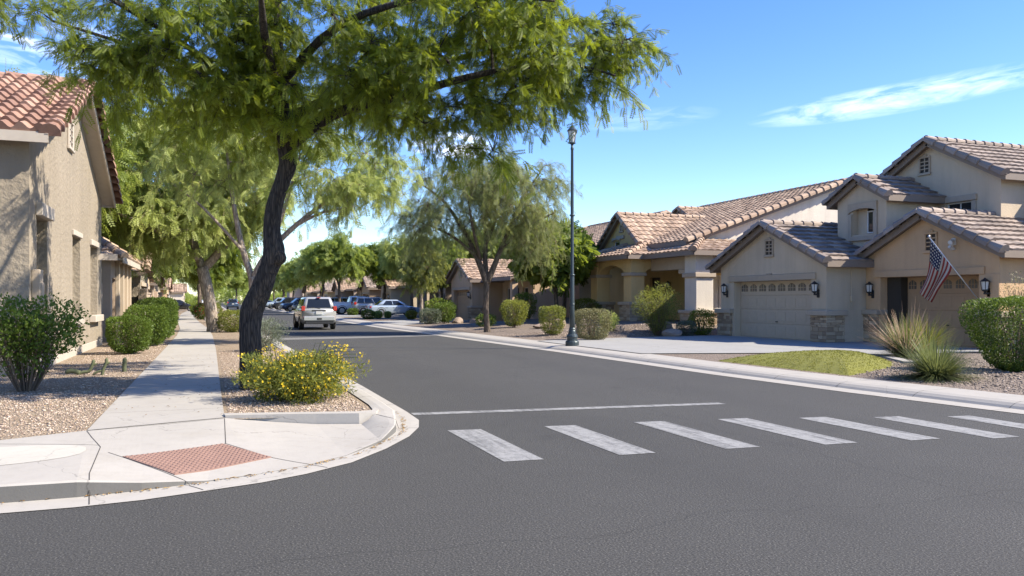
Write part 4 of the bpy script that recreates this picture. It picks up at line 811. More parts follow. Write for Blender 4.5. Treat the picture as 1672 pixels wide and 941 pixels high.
class Tree:
    def __init__(s, name, label, cat, pos, rz, seed, bark, leaf, tpl, group=None):
        s.e = tag(empty(name, pos, rz), label, cat, group); s.rg = np.random.default_rng(seed); s.b = MB(); s.bark = MT[bark]; s.leaf = MT[leaf]; s.tpl = tpl; s.nodes = []; s.O = []; s.D = []; s.S = []; s.T = []; s.tw = MB()
    def limb(s, pts, k=4, n=8, rough=0):   # pts (x,y,z,r)
        q = smooth_path(pts, k); 
        P = [p[:3]+(s.rg.normal(0, rough, 3)*p[3] if rough else 0) for p in q]; r = [p[3]*(1+(s.rg.normal(0, rough*.5) if rough else 0)) for p in q]; s.b.tube(P, r, n)
        for p, rr in zip(q, r): s.nodes.append((p[:3], rr))
        return q
    def cluster(s, C, spread, ntw, nfr, flen, droop, bias=(0, 0, 0), branch=True, tint=.5, twr=.008, minr=0.0, tubes=True, flat=.7):
        rg = s.rg; C = np.array(C, float)
        if branch:
            best = min(s.nodes, key=lambda nd: np.linalg.norm(nd[0]-C)+max(0, nd[0][2]-C[2])*1.0-nd[1]*1.5); p = best[0]; d = C-p; Ld = np.linalg.norm(d)
            mid = p+d*.5+rg.normal(0, .1, 3)*Ld+np.array([0, 0, .12*Ld]); r0 = min(best[1]*.7, .02+.028*Ld); q = smooth_path([p, mid, C], 4); rr = np.linspace(r0, .010, len(q)); s.b.tube(q, rr, 5, False)
            for a, b_ in zip(q[2:], rr[2:]): s.nodes.append((a, b_))
        dirs = unit(rg.normal(0, 1, (ntw, 3))*np.array([1, 1, flat])+np.array(bias)); Ls = spread*rg.uniform(.55, 1.15, ntw)
        st = C+rg.normal(0, .12, (ntw, 3))*spread
        for i in range(ntw):
            t = np.linspace(0, 1, 5)[:, None]; pth = st[i]+dirs[i]*Ls[i]*t+np.array([0, 0, -1.0])*droop*Ls[i]*t**2
            if tubes: s.tw.tube([C]+list(pth), [twr*1.4]+list(np.linspace(twr, twr*.3, 5)), 3, False)
            tt = rg.uniform(.12, 1.0, nfr); o = st[i]+dirs[i]*Ls[i]*tt[:, None]+np.array([0, 0, -1.0])*droop*Ls[i]*tt[:, None]**2
            tg = dirs[i]+np.array([0, 0, -2.0])*droop*tt[:, None]
            s.O.append(o); s.D.append(unit(tg)+rg.normal(0, .75, (nfr, 3))+np.array([0, 0, -.25-droop*.5])); s.S.append(flen*rg.uniform(.65, 1.25, nfr)); s.T.append(np.clip(rg.normal(tint, .24, nfr), 0, 1))
    def fill(s, ells, n, **kw):   # ells: (cx,cy,cz,rx,ry,rz,weight)
        rg = s.rg; wts = np.array([e[6] for e in ells]); wts = wts/wts.sum()
        cl = []
        for e, k in zip(ells, rg.multinomial(n, wts)):
            for i in range(k):
                for tr in range(12):
                    d = unit(rg.normal(0, 1, 3)); r = rg.uniform(.25, 1)**.55; c_ = np.array(e[:3])+d*r*np.array(e[3:6])
                    if not cl or min(np.linalg.norm((c_-q)/np.array(e[3:6])) for q in cl) > .22*(1-tr/14): break
                cl.append(c_)
        cl.sort(key=lambda c_: np.linalg.norm(c_-np.array(ells[0][:3])))
        for c_ in cl:
            e0 = min(ells, key=lambda e: np.linalg.norm((c_-np.array(e[:3]))/np.array(e[3:6]))); out = (c_-np.array(e0[:3]))/np.array(e0[3:6]); kk = dict(kw); kk['bias'] = tuple(out*np.array([.8, .8, .5])); kk['tint'] = float(np.clip(kw.get('tint', .5)+rg.normal(0, .14), 0, 1)); s.cluster(c_, **kk)
    def finish(s):
        s.b.build('trunk', s.bark, s.e, True)
        if s.tw.v: s.tw.build('twigs', MT['stem'] if s.bark != MT['bark_d'] else s.bark, s.e)
        V, F, T = place(s.tpl, np.vstack(s.O), np.vstack(s.D), np.concatenate(s.S), s.rg, np.concatenate(s.T)); build_np('crown', V, F, s.leaf, s.e, T); return s.e
E1 = np.array([.9354, -.3535]); E2 = np.array([.3535, .9354])
def ie(e1, e2, z): p = E1*e1+E2*e2; return (p[0], p[1], z)
# ---- big dark-trunked mesquite at the corner
T = Tree('mesquite_tree', 'big mesquite with leaning near-black trunk rising behind the yellow flower bush', 'tree', (.62, 13.45, .10), 0, 11, 'bark_d', 'lf_main', frond_tpl(8, .25, .044)); T.e.scale = (.745, .745, .745)
tp_ = [(0, 0, -.15, .34), (0, 0, .1, .265), (-.03, 0, .7, .235), (-.05, 0, 1.30, .225), (-.02, .03, 1.72, .24), (.16, 0, 2.1, .225), (.36, -.03, 2.62, .205), (.47, 0, 2.95, .23), (.42, 0, 3.4, .185), (.47, 0, 3.95, .175), (.64, .02, 4.5, .165), (.76, .02, 4.9, .19), (.70, 0, 5.3, .165), (.64, 0, 5.95, .17), (.58, .1, 6.6, .14), (.5, .2, 7.6, .10), (.5, .2, 8.9, .06)]
T.limb([(*ie(a, b_, z), r) for a, b_, z, r in tp_], 5, 14, .018)
T.b.lathe((*ie(.62, -.12, 2.85)[:2], 2.85), [(.03, -.16), (.13, -.08), (.15, 0), (.12, .1), (.03, .17)], 8)
for lim in ([(.72, 0, 5.2, .15), (1.8, -.2, 5.9, .12), (3.4, -.5, 6.25, .10), (5.2, -.6, 6.7, .06), (6.8, -.4, 6.9, .035), (7.8, -.3, 6.7, .02)], [(.66, 0, 5.8, .12), (2.0, .8, 6.7, .10), (4.0, 1.4, 7.5, .07), (6.2, 1.6, 8.0, .035)], [(.68, 0, 5.5, .12), (-.6, -.1, 6.5, .08), (-2.2, .1, 7.3, .05), (-4.2, -.2, 7.9, .025)],
            [(.62, 0, 6.1, .11), (-.3, 1.2, 7.0, .09), (-1.6, 2.4, 7.8, .05), (-2.6, 3.0, 8.2, .03)], [(.62, 0, 6.2, .11), (.8, -1.6, 6.9, .09), (1.2, -3.2, 7.2, .05), (1.6, -4.6, 7.1, .03)], [(.6, 0, 6.6, .10), (2.2, -1.4, 7.4, .08), (4.4, -2.2, 7.7, .05), (6.4, -2.4, 7.5, .03)], [(.68, 0, 5.6, .10), (-.6, -1.2, 6.8, .06), (-1.6, -2.2, 7.4, .04), (-2.4, -2.6, 7.8, .02)]):
    T.limb([(*ie(a, b_, z), r) for a, b_, z, r in lim], 4, 7)
kw = dict(spread=.85, ntw=11, nfr=18, flen=.215, droop=.38, twr=.007)
def EL(a, b_, z, ra, rb_, rz, wt): p = ie(a, b_, z); return (p[0], p[1], z, ra, rb_, rz, wt)
T.fill([EL(-1.1, -.4, 7.3, 2.25, 2.5, 1.35, 52), EL(1.2, 0, 7.9, 2.6, 2.6, 1.4, 40), EL(4.4, -.4, 7.2, 3.0, 2.2, 1.5, 64), EL(6.5, -.2, 7.45, 1.9, 1.7, 1.0, 32), EL(-2.0, 4.0, 7.2, 2.0, 1.4, 1.0, 16), EL(-3.6, 4.4, 7.7, 1.4, 1.2, .9, 12), EL(1.4, 4.2, 7.8, 2.8, 1.8, 1.2, 24), EL(2.9, 0, 6.4, 1.5, 1.5, .8, 10), EL(-4.9, -.4, 8.05, .9, 1.1, .45, 5), EL(-.8, -1.6, 6.8, 2.0, .8, .7, 18)], 226, tint=.45, **kw)  # rear lobes added so the crown's shadow dapples the cream house wall
for c_ in ((.15, -.6, 5.75), (.95, -.5, 5.6), (1.5, -.5, 5.55), (.4, -.9, 6.2), (1.1, -.9, 6.35)): T.cluster(ie(*c_), .8, 9, 12, .30, .55, tint=.75)
for c_ in ((7.3, -.3, 6.8), (7.9, 0, 6.9), (5.4, -.3, 5.9), (5.2, -.4, 5.1), (4.3, -.2, 5.15), (7.7, .2, 7.4), (4.8, .2, 5.3), (-3.2, -.6, 6.5), (-2.8, -.3, 6.1)): T.cluster(ie(*c_), .9, 8, 12, .29, .55, tint=.6)
T.finish()
# ---- pale-trunked sidewalk tree and its neighbours along the same strip
T = Tree('palo_verde_tree', 'pale trunked spreading tree with hanging light green foliage beside the pavement', 'tree', (.12, 38.2, .10), 0, 21, 'bark_l', 'lf_light', frond_tpl(5, .36, .07))
T.limb([(.02, 0, -.15, .42), (0, 0, .1, .32), (-.12, 0, .9, .27), (-.3, 0, 2.0, .26), (-.5, 0, 2.9, .25)], 4, 12, .03)
for lim in ([(-.5, 0, 2.8, .2), (-1.0, .1, 4.2, .16), (-1.4, .3, 6, .12), (-1.8, .4, 8.2, .06)], [(-.5, 0, 2.8, .2), (.5, .1, 4.0, .17), (1.0, .2, 5.2, .13), (1.4, .2, 7.2, .07)], [(-1.0, 0, 4.0, .13), (-2.6, -.3, 5.6, .1), (-4.6, -.5, 6.6, .05)], [(.6, .1, 4.2, .12), (-.2, .8, 5.8, .1), (-.4, 1.8, 8, .05)], [(.9, .1, 4.9, .1), (2.4, .5, 6.2, .08), (4.2, .8, 7.2, .04)], [(-.6, 0, 3.2, .12), (-1.9, -1.2, 4.4, .1), (-3.4, -2.4, 5.2, .05)]):
    T.limb([(*ie(a, b_, z), r) for a, b_, z, r in lim], 4, 7)
T.fill([EL(-2.6, 0, 7.4, 3.0, 2.6, 2.6, 50), EL(-.2, 0, 8.3, 2.6, 2.4, 2.3, 34), EL(-4.6, -.4, 6.0, 1.7, 2.0, 1.9, 22), EL(1.4, .2, 6.7, 1.9, 2, 2.0, 18), EL(-1.6, -.8, 5.1, 2.4, 1.8, 1.1, 22)], 160, spread=1.25, ntw=11, nfr=15, flen=.33, droop=.75, twr=.010, tint=.68)
T.finish()
T = Tree('palo_verde_tree', 'slender tree behind the dark trunk with one long limb over the road', 'tree', (1.35, 27.2, .10), 0, 22, 'bark_l', 'lf_light', frond_tpl(6, .32, .055))
T.limb([(0, 0, -.15, .2), (0, 0, .2, .16), (-.05, 0, 1.4, .14), (-.1, 0, 2.2, .13)], 4, 10)
for lim in ([(-.1, 0, 2.1, .11), (.35, 0, 2.9, .10), (1.3, .1, 3.9, .08), (2.6, .2, 4.9, .055), (3.8, .3, 5.5, .03)], [(.4, 0, 3.0, .08), (.9, .1, 4.4, .06), (1.4, .2, 6.2, .03)], [(-.1, 0, 2.1, .11), (-.6, .2, 3.6, .09), (-1.0, .3, 6.0, .05), (-1.1, .3, 8, .03)], [(1.3, .1, 3.9, .06), (2.2, 0, 4.3, .04), (3.2, 0, 4.5, .02)], [(-.4, .1, 3.0, .06), (-1.6, -.2, 4.4, .04), (-2.6, -.3, 5.2, .02)]):
    T.limb([(*ie(a, b_, z), r) for a, b_, z, r in lim], 4, 6)
T.fill([EL(2.8, .2, 5.9, 2.2, 1.4, 1.0, 20), EL(.6, .3, 7.2, 2.2, 1.6, 1.5, 22), EL(-1.6, .2, 6.4, 1.5, 1.5, 1.7, 14), EL(3.6, .2, 4.9, 1.3, 1.0, .7, 8)], 72, spread=1.0, ntw=8, nfr=12, flen=.30, droop=.6, twr=.007, tint=.5)
T.finish()
# ---- wispy olive tree on the far pavement
T = Tree('wispy_tree', 'wispy olive tree with forked trunk and drooping twigs standing left of the lamp post', 'tree', (11.55, 33.7, .12), 0, 31, 'bark_m', 'lf_olive', frond_tpl(5, .30, .04))
T.limb([(0, 0, -.15, .24), (0, 0, .1, .15), (-.06, 0, .9, .12), (-.04, 0, 1.8, .125), (-.04, 0, 2.3, .145)], 4, 12, .03)
for lim in ([(-.04, 0, 2.2, .15), (-.45, 0, 3.3, .13), (-1.1, .1, 4.6, .10), (-2.0, .2, 5.9, .06), (-3.2, .2, 6.8, .03)], [(-.02, 0, 2.2, .13), (-.1, .2, 3.4, .11), (-.05, .4, 5, .08), (-.3, .5, 7.2, .03)], [(0, 0, 2.2, .15), (.45, 0, 3.3, .12), (.9, 0, 4.4, .1), (1.6, .1, 6, .06), (2.4, .1, 7.2, .03)], [(-.5, 0, 3.4, .08), (-1.6, -.2, 4.3, .06), (-3.0, -.3, 4.9, .03)], [(.6, 0, 3.7, .08), (1.6, -.2, 4.6, .06), (3.0, -.3, 5.3, .03)], [(-.2, .2, 3.6, .08), (.4, .8, 5.2, .06), (.6, 1.4, 6.6, .03)], [(-.3, 0, 3.2, .08), (-.6, -1, 4.6, .06), (-.8, -1.8, 6, .03)]):
    T.limb([(*ie(a, b_, z), r) for a, b_, z, r in lim], 4, 7)
T.fill([EL(-1.3, 0, 6.0, 2.5, 2.0, 1.7, 42), EL(1.3, 0, 6.3, 2.1, 2.0, 1.6, 36), EL(0, 0, 7.0, 1.9, 1.8, .9, 16), EL(2.3, -.2, 4.8, 1.0, 1.4, 1.1, 14), EL(-2.6, -.2, 4.8, 1.2, 1.4, 1.1, 16)], 165, spread=1.1, ntw=9, nfr=14, flen=.25, droop=.85, twr=.008, tint=.55)
T.finish()
# ---- darker leafy tree by the tan wall
def leafy(name, label, pos, seed, leaf, bark, H_, rx, rz, trunk_h, n=70, group=None, spread=.75, fl=.30, tpl=None, nfr=11, droop=.3, tint=.45, split=4, tubes=True, ntw=8):
    T = Tree(name, label, 'tree', pos, 0, seed, bark, leaf, tpl or frond_tpl(5, .42, .13), group); rg = T.rg; lean = rg.normal(0, .12, 2)
    q = T.limb([(0, 0, -.15, .05+H_*.024), (0, 0, .1, .04+H_*.018), (lean[0]*.6, lean[1]*.6, trunk_h*.6, .035+H_*.015), (lean[0], lean[1], trunk_h, .03+H_*.013)], 3, 9, .03)
    for k in range(split):
        a = 2*math.pi*k/split+rg.uniform(-.5, .5); r = rx*rg.uniform(.35, .7); zt = lerp(trunk_h, H_, rg.uniform(.6, .9)); T.limb([(lean[0], lean[1], trunk_h*.94, .024+H_*.008), (lean[0]+math.cos(a)*r*.4, lean[1]+math.sin(a)*r*.4, lerp(trunk_h, zt, .5), .015+H_*.006), (lean[0]+math.cos(a)*r, lean[1]+math.sin(a)*r, zt, .02)], 4, 6)
    zc = H_-rz; T.fill([(lean[0], lean[1], zc, rx*.85, rx*.85, rz*.95, 6), (lean[0]+rx*.35, lean[1], zc-rz*.15, rx*.6, rx*.6, rz*.6, 2), (lean[0]-rx*.35, lean[1], zc+rz*.1, rx*.6, rx*.6, rz*.7, 2)], n, spread=spread, ntw=ntw, nfr=nfr, flen=fl, droop=droop, tint=tint, tubes=tubes); return T.finish()
leafy('ash_tree', 'dark green dense tree with thin forked stems behind the lamp post', (17.2, 38.6, .3), 41, 'lf_dark', 'bark_m', 5.3, 2.3, 1.5, 1.7, 66, fl=.34, droop=.25, tint=.55)
leafy('ash_tree', 'bright green leafy tree between the lamp post and the porch house', (18.6, 41.0, .3), 42, 'lf_hedge', 'bark_m', 5.6, 1.9, 1.7, 2.0, 52, fl=.34, droop=.25, tint=.6)
leafy('mesquite_tree', 'small light green tree with thin pale trunk before the rose beige house', (12.2, 48.2, .11), 43, 'lf_yel', 'bark_l', 4.9, 1.45, 1.2, 2.2, 44, fl=.28, droop=.6, tint=.5, tpl=frond_tpl(6, .32, .06))
# ---- tree rows: four crowns, then copies
protoA = leafy('mesquite_tree', 'rounded mid green tree on the far kerb just past the pale blue sedan', (12.6, 84.5, .1), 51, 'lf_mid', 'bark_m', 8.2, 3.2, 2.1, 3.0, 66, 'street trees along the road', 1.1, .50, frond_tpl(5, .40, .08), 12, .35, .5, tubes=False)
protoB = leafy('mesquite_tree', 'yellowish green tree above the pale blue sedan and the white pickup', (18.2, 75.5, .1), 52, 'lf_light', 'bark_m', 8.0, 2.9, 2.0, 3.0, 60, 'street trees along the road', 1.1, .48, frond_tpl(5, .40, .07), 12, .45, .45, tubes=False)
protoC = leafy('mesquite_tree', 'leaning tree with dark forked trunk over the hedge row', (-4.0, 47.5, .1), 53, 'lf_dark', 'bark_m', 7.8, 3.2, 2.1, 2.9, 70, 'street trees along the road', 1.1, .46, frond_tpl(5, .40, .09), 12, .35, .55, tubes=False)
protoD = leafy('mesquite_tree', 'tall airy light green tree standing over the roof of the low house', (-6.4, 35.6, .1), 54, 'lf_mid', 'bark_m', 10.8, 3.5, 3.4, 3.6, 100, 'street trees along the road', 1.2, .42, frond_tpl(5, .36, .07), 14, .7, .5, tubes=True)
rows = [(protoB, 17.0, 60.5, 1, .72, 'short yellowish green tree left of the thin pale trunked tree'), (protoC, 16.0, 58.5, 2, .80, 'dark dense tree in front of the rose beige house'), (protoC, 17.6, 86, .4, 1.0, 'dark bushy tree above the hatch of parked cars'), (protoB, 12.6, 98, 2.4, 1.1, 'light green tree rising behind the driving car'), (protoA, 12.0, 112, 1.3, .95, 'mid green tree over the dark blue parked car'),
        (protoB, 11.8, 127, 3.0, .95, 'light tree over the black pickup'), (protoA, 11.6, 143, 2.2, .9, 'distant mid green tree over the last parked cars'), (protoB, 11.4, 160, .8, 1.0, 'small far light tree near the end of the road'), (protoC, 14.5, 176, .8, 1.1, 'far dark tree in front of the stepped building'), (protoA, 6.5, 232, .8, 1.25, 'distant rounded tree closing the end of the road'), (protoB, -2.5, 238, 1.8, 1.2, 'distant light green tree closing the end of the road'), (protoC, 14, 226, 2.8, 1.1, 'distant dark tree closing the end of the road'),
        (protoC, -.35, 61, 1.1, .85, 'dark green pavement tree next behind the pale trunked one'), (protoB, -.9, 74, .3, 1.0, 'light green pavement tree with whitish stem past the red flowered bush'), (protoA, -1.2, 92, 2.0, 1.0, 'mid green pavement tree beside the thin grey post'), (protoB, -.6, 112, 2.7, 1.05, 'far light green pavement tree before the white walled house'), (protoA, -.3, 134, 1.5, 1.1, 'far mid green pavement tree opposite the black pickup'), (protoB, 0, 158, 3.5, 1.05, 'last light green pavement tree beside the far kerb car'),
        (protoD, -4.6, 59.5, 2.5, .9, 'tall light green tree behind the tan shaded house'), (protoC, -5.0, 72, 3.3, 1.1, 'dark tree leaning over the far hedges'), (protoA, -5.5, 88, .2, 1.1, 'rounded tree over the small distant cream house'), (protoC, -6, 112, 1.9, 1.2, 'far dark tree above the dark car across the pavement'), (protoD, -11, 44, 4.0, .95, 'tall feathery tree rising behind the cream house roof'), (protoB, -9, 136, .6, 1.2, 'far light tree left of the white walled house'),
        (protoB, 15.6, 58.8, 2.2, .78, 'light green tree close behind the small gabled tan house'), (protoA, 24, 57.5, 4.0, 1.0, 'mid green tree rising behind the roof of the tan pier house'), (protoA, 24, 70, 1.0, 1.05, 'tree behind the roof of the rose beige house'), (protoC, 24, 98, 2.0, 1.1, 'tree behind the far gabled roofs')]
for p, x, y, a, s_, lab in rows:
    c_ = copy_tree(p); c_.location = (x, y, .1); c_.rotation_euler = (0, 0, a); c_.scale = (s_, s_, s_); c_['label'] = lab
# ---- shrubs
LQ = (np.array([(0, 0, 0), (.5, .28, .06), (1, 0, -.05), (.5, -.28, .06)]), np.array([(0, 1, 2, 3)]))
NQ = (np.array([(0, 0, 0), (.5, .10, .02), (1, 0, -.08), (.5, -.10, .02)]), np.array([(0, 1, 2, 3)]))
def shrub(name, label, pos, rx, ry, h, n, leaf, seed, ls=.05, p=2.6, taper=.75, z0=.12, cat='bush', group=None, rz=0, lump=.10, stems=12, tpl=LQ, shell=.3, bare=0, tint=.5, outw=.8, top=None, stemr=.012):
    e = tag(empty(name, pos, rz), label, cat, group); rg = np.random.default_rng(seed); d = unit(rg.normal(0, 1, (n, 3))); r = (np.abs(d)**p).sum(1)**(-1/p)
    ph = rg.uniform(0, 6.28, 9); lm = 1+lump*(np.sin(d[:, 0]*4+ph[0])*np.sin(d[:, 1]*4.5+ph[1])+.6*np.sin(d[:, 2]*7+ph[2]+d[:, 0]*6)+.5*np.sin(d[:, 1]*11+ph[3])*np.sin(d[:, 0]*10+ph[4]))
    dep = 1-shell*rg.random(n)**1.6; q = d*(r*lm*dep)[:, None]; zr = np.clip((q[:, 2]+1)/2, 0, 1.2); tp = taper+(1-taper)*np.clip(zr*1.25, 0, 1)
    O = np.c_[q[:, 0]*rx*tp, q[:, 1]*ry*tp, z0+zr*(h-z0)]; 
    keep = rg.random(n) > bare*(1-zr)
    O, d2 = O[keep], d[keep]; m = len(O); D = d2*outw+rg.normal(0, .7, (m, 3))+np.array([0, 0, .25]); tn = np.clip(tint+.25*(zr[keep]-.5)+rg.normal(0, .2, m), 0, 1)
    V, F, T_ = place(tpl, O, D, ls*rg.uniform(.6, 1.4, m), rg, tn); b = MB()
    for k in range(stems):
        a = rg.uniform(0, 6.28); rr = rg.uniform(.2, .85); s2 = rg.uniform(.55, .9); b.tube([(math.cos(a)*rr*rx*.12, math.sin(a)*rr*ry*.12, -.03), (math.cos(a)*rr*rx*.5, math.sin(a)*rr*ry*.5, h*.4), (math.cos(a+rg.normal(0, .2))*rr*rx*.85, math.sin(a)*rr*ry*.85, h*s2)], [stemr, stemr*.8, stemr*.4], 4, False)
        if rg.random() < .7: p1 = np.array([math.cos(a)*rr*rx*.5, math.sin(a)*rr*ry*.5, h*.4]); b.tube([p1, p1+np.array([rg.normal(0, rx*.25), rg.normal(0, ry*.25), h*.4])], [stemr*.6, stemr*.3], 4, False)
    build_np('foliage', V, F, MT[leaf], e, T_)
    if b.v: b.build('stems', MT['stem'], e)
    return e
shrub('loose_shrub', 'loose open shrub with bare lower stems against the cream house', (-2.72, 14.4, .11), 1.05, .9, 1.45, 12000, 'lf_hedge', 61, .06, 2.2, .32, .25, 'shrub', lump=.22, stems=60, bare=.8, shell=.8, tint=.8, stemr=.009)
HG = 'clipped hedges along the pavement'
for k, (x, y, rx, ry, h, lab) in enumerate([(-2.05, 23.4, .55, .55, 1.0, 'clipped box bush nearest the small cacti'), (-1.88, 27.4, .66, .85, 1.25, 'long clipped bush next behind the first box bush'), (-1.85, 32.0, .68, 1.1, 1.48, 'rounded clipped bush behind the long one, nearing the pavement'), (-2.05, 37.2, .7, 1.3, 1.5, 'clipped hedge before the beige house, after three bushes'), (-2.6, 44.0, .75, 1.6, 1.4, 'far clipped hedge opposite the pale trunked tree'), (-3.1, 51, .8, 2.0, 1.25, 'far hedge before the tan shaded house'), (-3.7, 60, .8, 2.4, 1.3, 'distant hedge near the bend in the pavement'), (-4.0, 71, .8, 2.6, 1.3, 'most distant clipped hedge of the row')]):
    shrub('hedge_bush', lab, (x, y, .1), rx, ry, h, [9500, 10500, 9500, 8000, 6000, 5000, 4500, 4500][k], 'lf_hedge', 70+k, [.05, .055, .06, .07, .09, .1, .12, .13][k], 4.0, .82, .08, 'bush', HG, lump=.06, stems=6, shell=.22)
# yellow flowered bush
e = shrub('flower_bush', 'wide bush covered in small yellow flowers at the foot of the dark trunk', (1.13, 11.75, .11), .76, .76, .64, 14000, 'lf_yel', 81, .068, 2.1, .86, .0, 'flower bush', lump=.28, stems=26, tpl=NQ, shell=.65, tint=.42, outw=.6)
rg = np.random.default_rng(82); n = 650; d = unit(rg.normal(0, 1, (n, 3))+np.array([.35, -.45, -.05])); lm = rg.uniform(.9, 1.16, n); O = np.c_[d[:, 0]*.78*lm, d[:, 1]*.76*lm, .36+d[:, 2]*.34*lm]; keep = O[:, 2] > .05
st = MB()
for i in range(70):
    a = rg.uniform(0, 6.28); r = rg.uniform(.4, 1.0); p0 = (math.cos(a)*r*.5, math.sin(a)*r*.5, .42); p1 = (math.cos(a)*r*.92+.12, math.sin(a)*r*.9, .68+rg.uniform(0, .22)-.2*r); st.tube([p0, ((p0[0]+p1[0])/2, (p0[1]+p1[1])/2, p1[2]), p1], [.004, .003, .002], 3, False); O = np.vstack([O, np.array(p1)[None]+rg.normal(0, .025, (4, 3))]); keep = np.r_[keep, np.ones(4, bool)]
st.build('flower_stalks', MT['lf_hedge'], e)
O = O[keep]; n = len(O); ft = []; ff = []
for k in range(5):
    a = 2*math.pi*k/5; q = len(ft); ft += [(0, 0, 0), (math.cos(a-.45)*.7, math.sin(a-.45)*.7, .12), (math.cos(a)*1, math.sin(a)*1, .05), (math.cos(a+.45)*.7, math.sin(a+.45)*.7, .12)]; ff.append((q, q+1, q+2, q+3))
V, F, T_ = place((np.array(ft), np.array(ff)), O, rg.normal(0, 1, (n, 3))+np.array([0, 0, .2]), rg.uniform(.010, .021, n), rg, rg.random(n)); tag(build_np('flowers', V, F, MT['fl_yel'], e, T_), kind='stuff')
# planting on the near strip
shrub('shrub', 'loose grey green shrub behind the dark trunk near the kerb', (1.45, 23.2, .11), .55, .7, .9, 5200, 'lf_grey', 83, .06, 2.2, .7, .05, 'shrub', lump=.2, stems=10, tpl=NQ, shell=.6, tint=.6)
shrub('shrub', 'round yellow green bush right of the pale tree trunk', (.9, 37.6, .11), .6, .8, .98, 4200, 'lf_yel', 84, .07, 2.3, .9, .02, 'shrub', lump=.08, shell=.35)
shrub('shrub', 'upright yellow green bush left of the pale tree trunk', (.12, 53, .11), .5, .6, 1.25, 2200, 'lf_yel', 85, .09, 2.8, .9, .02, 'shrub', lump=.1)
e = shrub('shrub', 'bush with a red flowering top beside the far pavement', (-.55, 63, .11), .7, .8, 1.15, 2400, 'lf_hedge', 86, .10, 2.6, .9, .02, 'shrub', lump=.1)
rg = np.random.default_rng(4); d = unit(rg.normal(0, 1, (260, 3))+np.array([0, -.3, 1.0])); V, F, T_ = place((np.array(ft), np.array(ff)), np.c_[d[:, 0]*.7, d[:, 1]*.8, .6+d[:, 2]*.58], rg.normal(0, 1, (260, 3)), rg.uniform(.04, .07, 260), rg, rg.random(260)); tag(build_np('flowers', V, F, MT['fl_red'], e, T_), kind='stuff')
shrub('shrub', 'small dark bush at the far bend of the pavement', (-1.2, 82, .11), .7, .8, 1.1, 1800, 'lf_dark', 87, .12, 2.6, .9, .02, 'shrub')
# planting on the far side
shrub('box_bush', 'flat topped dry green bush right of the lamp post base', (12.85, 25.75, gz(12.85, 25.75)), .60, .62, 1.12, 9500, 'lf_tan', 91, .045, 5, .72, .06, lump=.04, shell=.22, bare=.25, tint=.35, stems=14)
shrub('box_bush', 'narrow flat topped bush left of the lamp post base', (12.5, 28.6, gz(12.5, 28.6)), .46, .5, 1.12, 6000, 'lf_yel', 92, .05, 4.5, .75, .06, lump=.05, shell=.25, tint=.35, bare=.2)
shrub('airy_shrub', 'large airy yellow green shrub in front of the corner porch', (16.7, 27.75, gz(16.7, 27.75)), 1.0, .95, 1.95, 9000, 'lf_yel', 93, .085, 2.1, .45, .1, 'shrub', lump=.20, stems=40, tpl=NQ, shell=.75, tint=.5, bare=.3)
shrub('fern_shrub', 'small bright feathery shrub before the ochre pier', (15.1, 28.9, gz(15.1, 28.9)), .42, .42, .85, 2600, 'lf_light', 94, .085, 2.1, .55, .04, 'shrub', lump=.2, stems=14, tpl=NQ, shell=.8, tint=.55)
shrub('low_shrub', 'low grey green shrub among pebbles near the flat topped bush', (13.6, 26.9, gz(13.6, 26.9)), .34, .32, .42, 1500, 'lf_grey', 95, .05, 2.4, .9, .0, 'shrub')
shrub('low_shrub', 'dark round shrub beside the left garage pier', (18.75, 27.75, gz(18.75, 27.75)), .55, .5, 1.05, 4200, 'lf_dark', 96, .055, 2.4, .85, .0, 'shrub', tint=.25)
shrub('low_shrub', 'grey green shrub between the boulder and the dark round shrub', (17.9, 27.5, gz(17.9, 27.5)), .4, .4, .62, 2200, 'lf_grey', 97, .05, 2.4, .85, .0, 'shrub', tint=.35)
shrub('low_shrub', 'shaded green shrub tucked under the entry porch arch', (18.3, 37.6, gz(18.3, 37.6)), .8, .7, 1.1, 3500, 'lf_dark', 98, .07, 2.4, .85, .0, 'shrub', tint=.3)
shrub('box_bush', 'upright clipped yellow green bush right of the wispy tree trunk', (13.55, 35.6, gz(13.55, 35.6)), .66, .6, 1.30, 6500, 'lf_yel', 99, .06, 4, .62, .12, lump=.08, stems=14, bare=.3, tint=.6)
shrub('low_shrub', 'low dark green shrub just right of the wispy tree trunk', (13.0, 38.2, gz(13.0, 38.2)), .5, .5, .62, 2200, 'lf_hedge', 100, .06, 2.6, .9, .0, 'shrub')
shrub('low_shrub', 'tall dark shrub in the shade of the tan wall', (16.8, 42.5, gz(16.8, 42.5)), .7, .6, 1.5, 3500, 'lf_dark', 101, .08, 2.4, .8, .0, 'shrub', tint=.2)
shrub('round_bush', 'round green bush before the stone pier of the tan house', (13.3, 47.0, .11), .72, .7, 1.25, 5200, 'lf_hedge', 102, .07, 2.6, .78, .08, lump=.1, tint=.6)
shrub('round_bush', 'round grey blue bush beside the thin pale trunk', (12.35, 46.6, .11), .68, .68, .92, 5200, 'lf_grey', 103, .06, 2.6, .88, .03, lump=.08, tint=.4)
shrub('round_bush', 'wide dark bush behind the round green one', (14.6, 52.5, .11), 1.1, .8, 1.5, 4200, 'lf_dark', 104, .09, 2.6, .85, .03, lump=.1, tint=.35)
